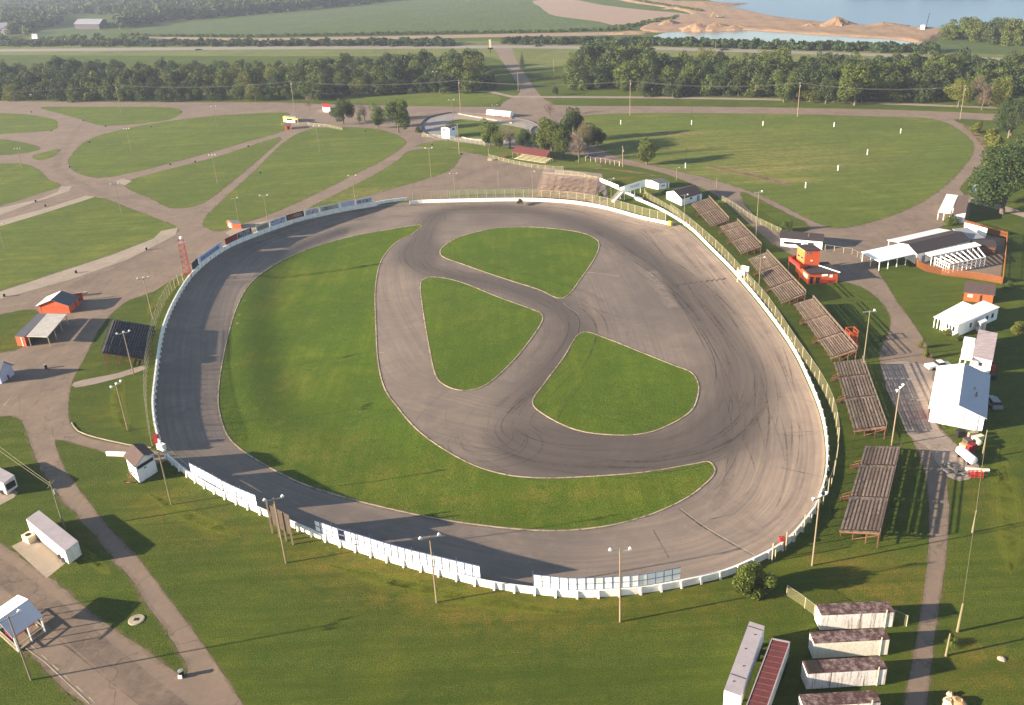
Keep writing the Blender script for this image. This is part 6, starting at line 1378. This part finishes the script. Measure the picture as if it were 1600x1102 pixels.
# green weed over the stub
w_ = G(1489, 1008); t = thing('weed_clump', 'bright green hanging weed between the pale stub poles at the lower right', 'plant', w_); rng = np.random.default_rng(5); mb = MB(); rr = random.Random(5)
for k in range(150):
    a = rr.uniform(0, 6.28); q = rr.uniform(.2, 1.2); h = rr.uniform(.2, .8); P = [Vector((math.cos(a)*q*f, math.sin(a)*q*f, h*math.sin(min(1, f*1.1)*2.6)*1.1+.05)) for f in (0, .25, .5, .75, 1)]; s_ = perp(P[1]-P[0])*.035
    for p, r_ in zip(P[:-1], P[1:]): mb.poly([p-s_, r_-s_, r_+s_, p+s_])
mb.build('leaves', LEAFM, t)
# the two tree belts
random.seed(21)
def belt(x0, x1, basef, rows, dx, hf, label, group, segs):
    n = 0
    for r in range(rows):
        x = x0+random.uniform(0, dx)
        while x < x1:
            y = basef(x)-r*8.5+random.uniform(-2.5, 1.5); b = G(x, y); h = hf(x)*random.uniform(.78, 1.15)*(.78 if r == 0 else 1); key = random.choice(['belt0', 'belt1', 'belt2', 'belt3', 'belt1', 'belt3'])
            if random.random() < .05: key = 'belty'
            seg = next(l for lim, l in segs if x < lim); rw = ('front row', 'second row', 'middle rows', 'middle rows', 'back row')[r]; colr = {'belty': 'yellow green', 'belt0': 'mid green', 'belt2': 'mid green'}.get(key, 'dark green')
            tree(b, h, random.uniform(13, 19)*(h/15)**.5, key, '%s tree, %s of %s, %s' % (colr, rw, label, seg), group, tr=(r < 1)); n += 1; x += dx*random.uniform(.7, 1.3)
    return n
nb = belt(-70, 765, lambda x: 157 if x < 515 else (150-(x-515)*.03), 5, 29, lambda x: 15.5+(2.5 if x > 700 else 0), 'upper left belt', 'trees of the upper left belt', [(100, 'at its left end'), (190, 'left of the first utility pole'), (330, 'right of the first utility pole'), (460, 'left of the pit gate pole'), (600, 'behind the red roofed booth'), (700, 'above the shade trees'), (9999, 'at its right end')])
nb += belt(885, 1010, lambda x: 139, 4, 24, lambda x: 21, 'high clump east of the road', 'trees of the high clump east of the road', [(945, 'left side'), (9999, 'right side')])
nb += belt(1010, 1690, lambda x: 151 if x < 1230 else 158, 5, 29, lambda x: 15.5, 'upper right belt', 'trees of the upper right belt', [(1110, 'beside the high clump'), (1245, 'left of the tall utility pole'), (1340, 'right of the tall utility pole'), (1480, 'left of the yellow green tree'), (1600, 'behind the yellow green tree'), (9999, 'past the photo edge')])
for x, y, tp, w in [(1488, 62, 28, 30), (1508, 63, 26, 34), (1527, 65, 27, 30), (1545, 66, 30, 30), (1563, 68, 30, 34), (1582, 70, 28, 34), (1600, 72, 30, 34), (1622, 74, 32, 36), (1518, 58, 25, 34), (1555, 60, 27, 34), (1592, 63, 27, 34), (1650, 74, 34, 40)]:
    tree_px(x, y, tp, w*1.15, random.choice(['belt0', 'belt1', 'belt2']), 'tree in the %s part of the clump on the green slope beside the lake' % ('left' if x < 1530 else 'middle' if x < 1585 else 'right'), group='trees of the clump by the lake', tr=False)
print('belt trees', nb)
def mass(name, label, cat, spots, per, size, m, seed):
    rng = np.random.default_rng(seed); Vs, Fs, Ts, n = [], [], [], 0
    for b, r, h in spots:
        k = 4; lobes = [(rng.uniform(-.3, .3), rng.uniform(-.3, .3), rng.uniform(.25, .75), rng.uniform(.25, .4)) for _ in range(k)]
        V, F, T = leaf_cloud(lobes, per, size, rng); V = V*np.array([r, r, h])+np.array([b.x, b.y, 0]); Vs.append(V); Fs.append(F+n); Ts.append(T); n += len(V)
    me = cloud_mesh(name, np.concatenate(Vs), np.concatenate(Fs), np.concatenate(Ts), m); o = bpy.data.objects.new(name, me); COL.objects.link(o); return tag(o, label, cat, kind='stuff')
rr = random.Random(4); sp = []
def bnd(x): return float(np.interp(x, [-200, 50, 100, 175, 240, 300, 480, 560, 640], [52, 50, 36, 50, 37, 33, 17, 9, -2]))
for x in range(-260, 660, 9):
    yb = bnd(x)-2; y = yb
    while y > -42:
        if not (95 < x < 185 and y > 24): sp.append((G(x+rr.uniform(-4, 4), y), rr.uniform(14, 22), rr.uniform(12, 19)))
        y -= 3.4 if y > 0 else 7
mass('far_woodland', 'dark hazy woodland filling the upper left beyond the crop field', 'woodland', sp, 11, .16, LEAFD, 71)
sp = [(G(x+rr.uniform(-3, 3), float(np.interp(x, [-100, 0, 700, 780, 800, 1000, 1240, 1465], [72, 73.5, 73, 72, 70, 71.5, 79, 85]))-rr.uniform(0, 4.5)), rr.uniform(5, 8), rr.uniform(4, 6.5)) for x in np.arange(-200, 1462, 2.6) if not 708 < x < 790]
mass('roadside_hedge', 'continuous dark scrub hedge along the far side of the highway', 'hedge', sp, 12, .17, LEAFD, 72)
sp = [(G(x+rr.uniform(-3, 3), float(np.interp(x, [200, 400, 700, 850, 980], [57, 58, 53, 51, 47]))), rr.uniform(3, 6), rr.uniform(2, 3.5)) for x in np.arange(190, 985, 2.6)]
sp += [(G(x+rr.uniform(-2, 2), float(np.interp(x, [960, 1040, 1100], [-3, 10, 20]))), 5, 3) for x in np.arange(930, 1100, 2.5)]
sp += [(G(x, float(np.interp(x, [960, 1010, 1060], [46, 38, 28]))+rr.uniform(-2, 2)), 5, 3) for x in np.arange(955, 1060, 2.5)]
mass('field_scrub', 'low green scrub along the edges of the crop field and quarry', 'scrub', sp, 11, .2, LEAF, 73)
sp = [(G(x, rr.uniform(44, 62)), rr.uniform(10, 16), rr.uniform(9, 14)) for x in range(-60, 52, 7)] + [(G(x, rr.uniform(62, 72)), rr.uniform(8, 12), rr.uniform(6, 9)) for x in range(-60, 230, 7)]
sp += [(G(x, rr.uniform(-22, -9)), rr.uniform(16, 24), 15) for x in range(1330, 2000, 9)]
mass('scattered_woods', 'loose hazy trees around the far house, barn and lake shore', 'woodland', sp, 12, .16, LEAF, 74)

# ================================================================ haze
hm = bpy.data.materials.new('haze_air'); hm.use_nodes = True; nt = hm.node_tree; nt.nodes.remove(nt.nodes['Principled BSDF']); pv = nt.nodes.new('ShaderNodeVolumePrincipled')
pv.inputs['Color'].default_value = (.70, .79, 1, 1); pv.inputs['Density'].default_value = .00009; pv.inputs['Anisotropy'].default_value = 0; nt.links.new(pv.outputs[0], nt.nodes['Material Output'].inputs['Volume'])
m = MB().box(-7400, 7400, -7400, 7400, -1, 88); o = m.build('haze', hm); o['kind'] = 'stuff'
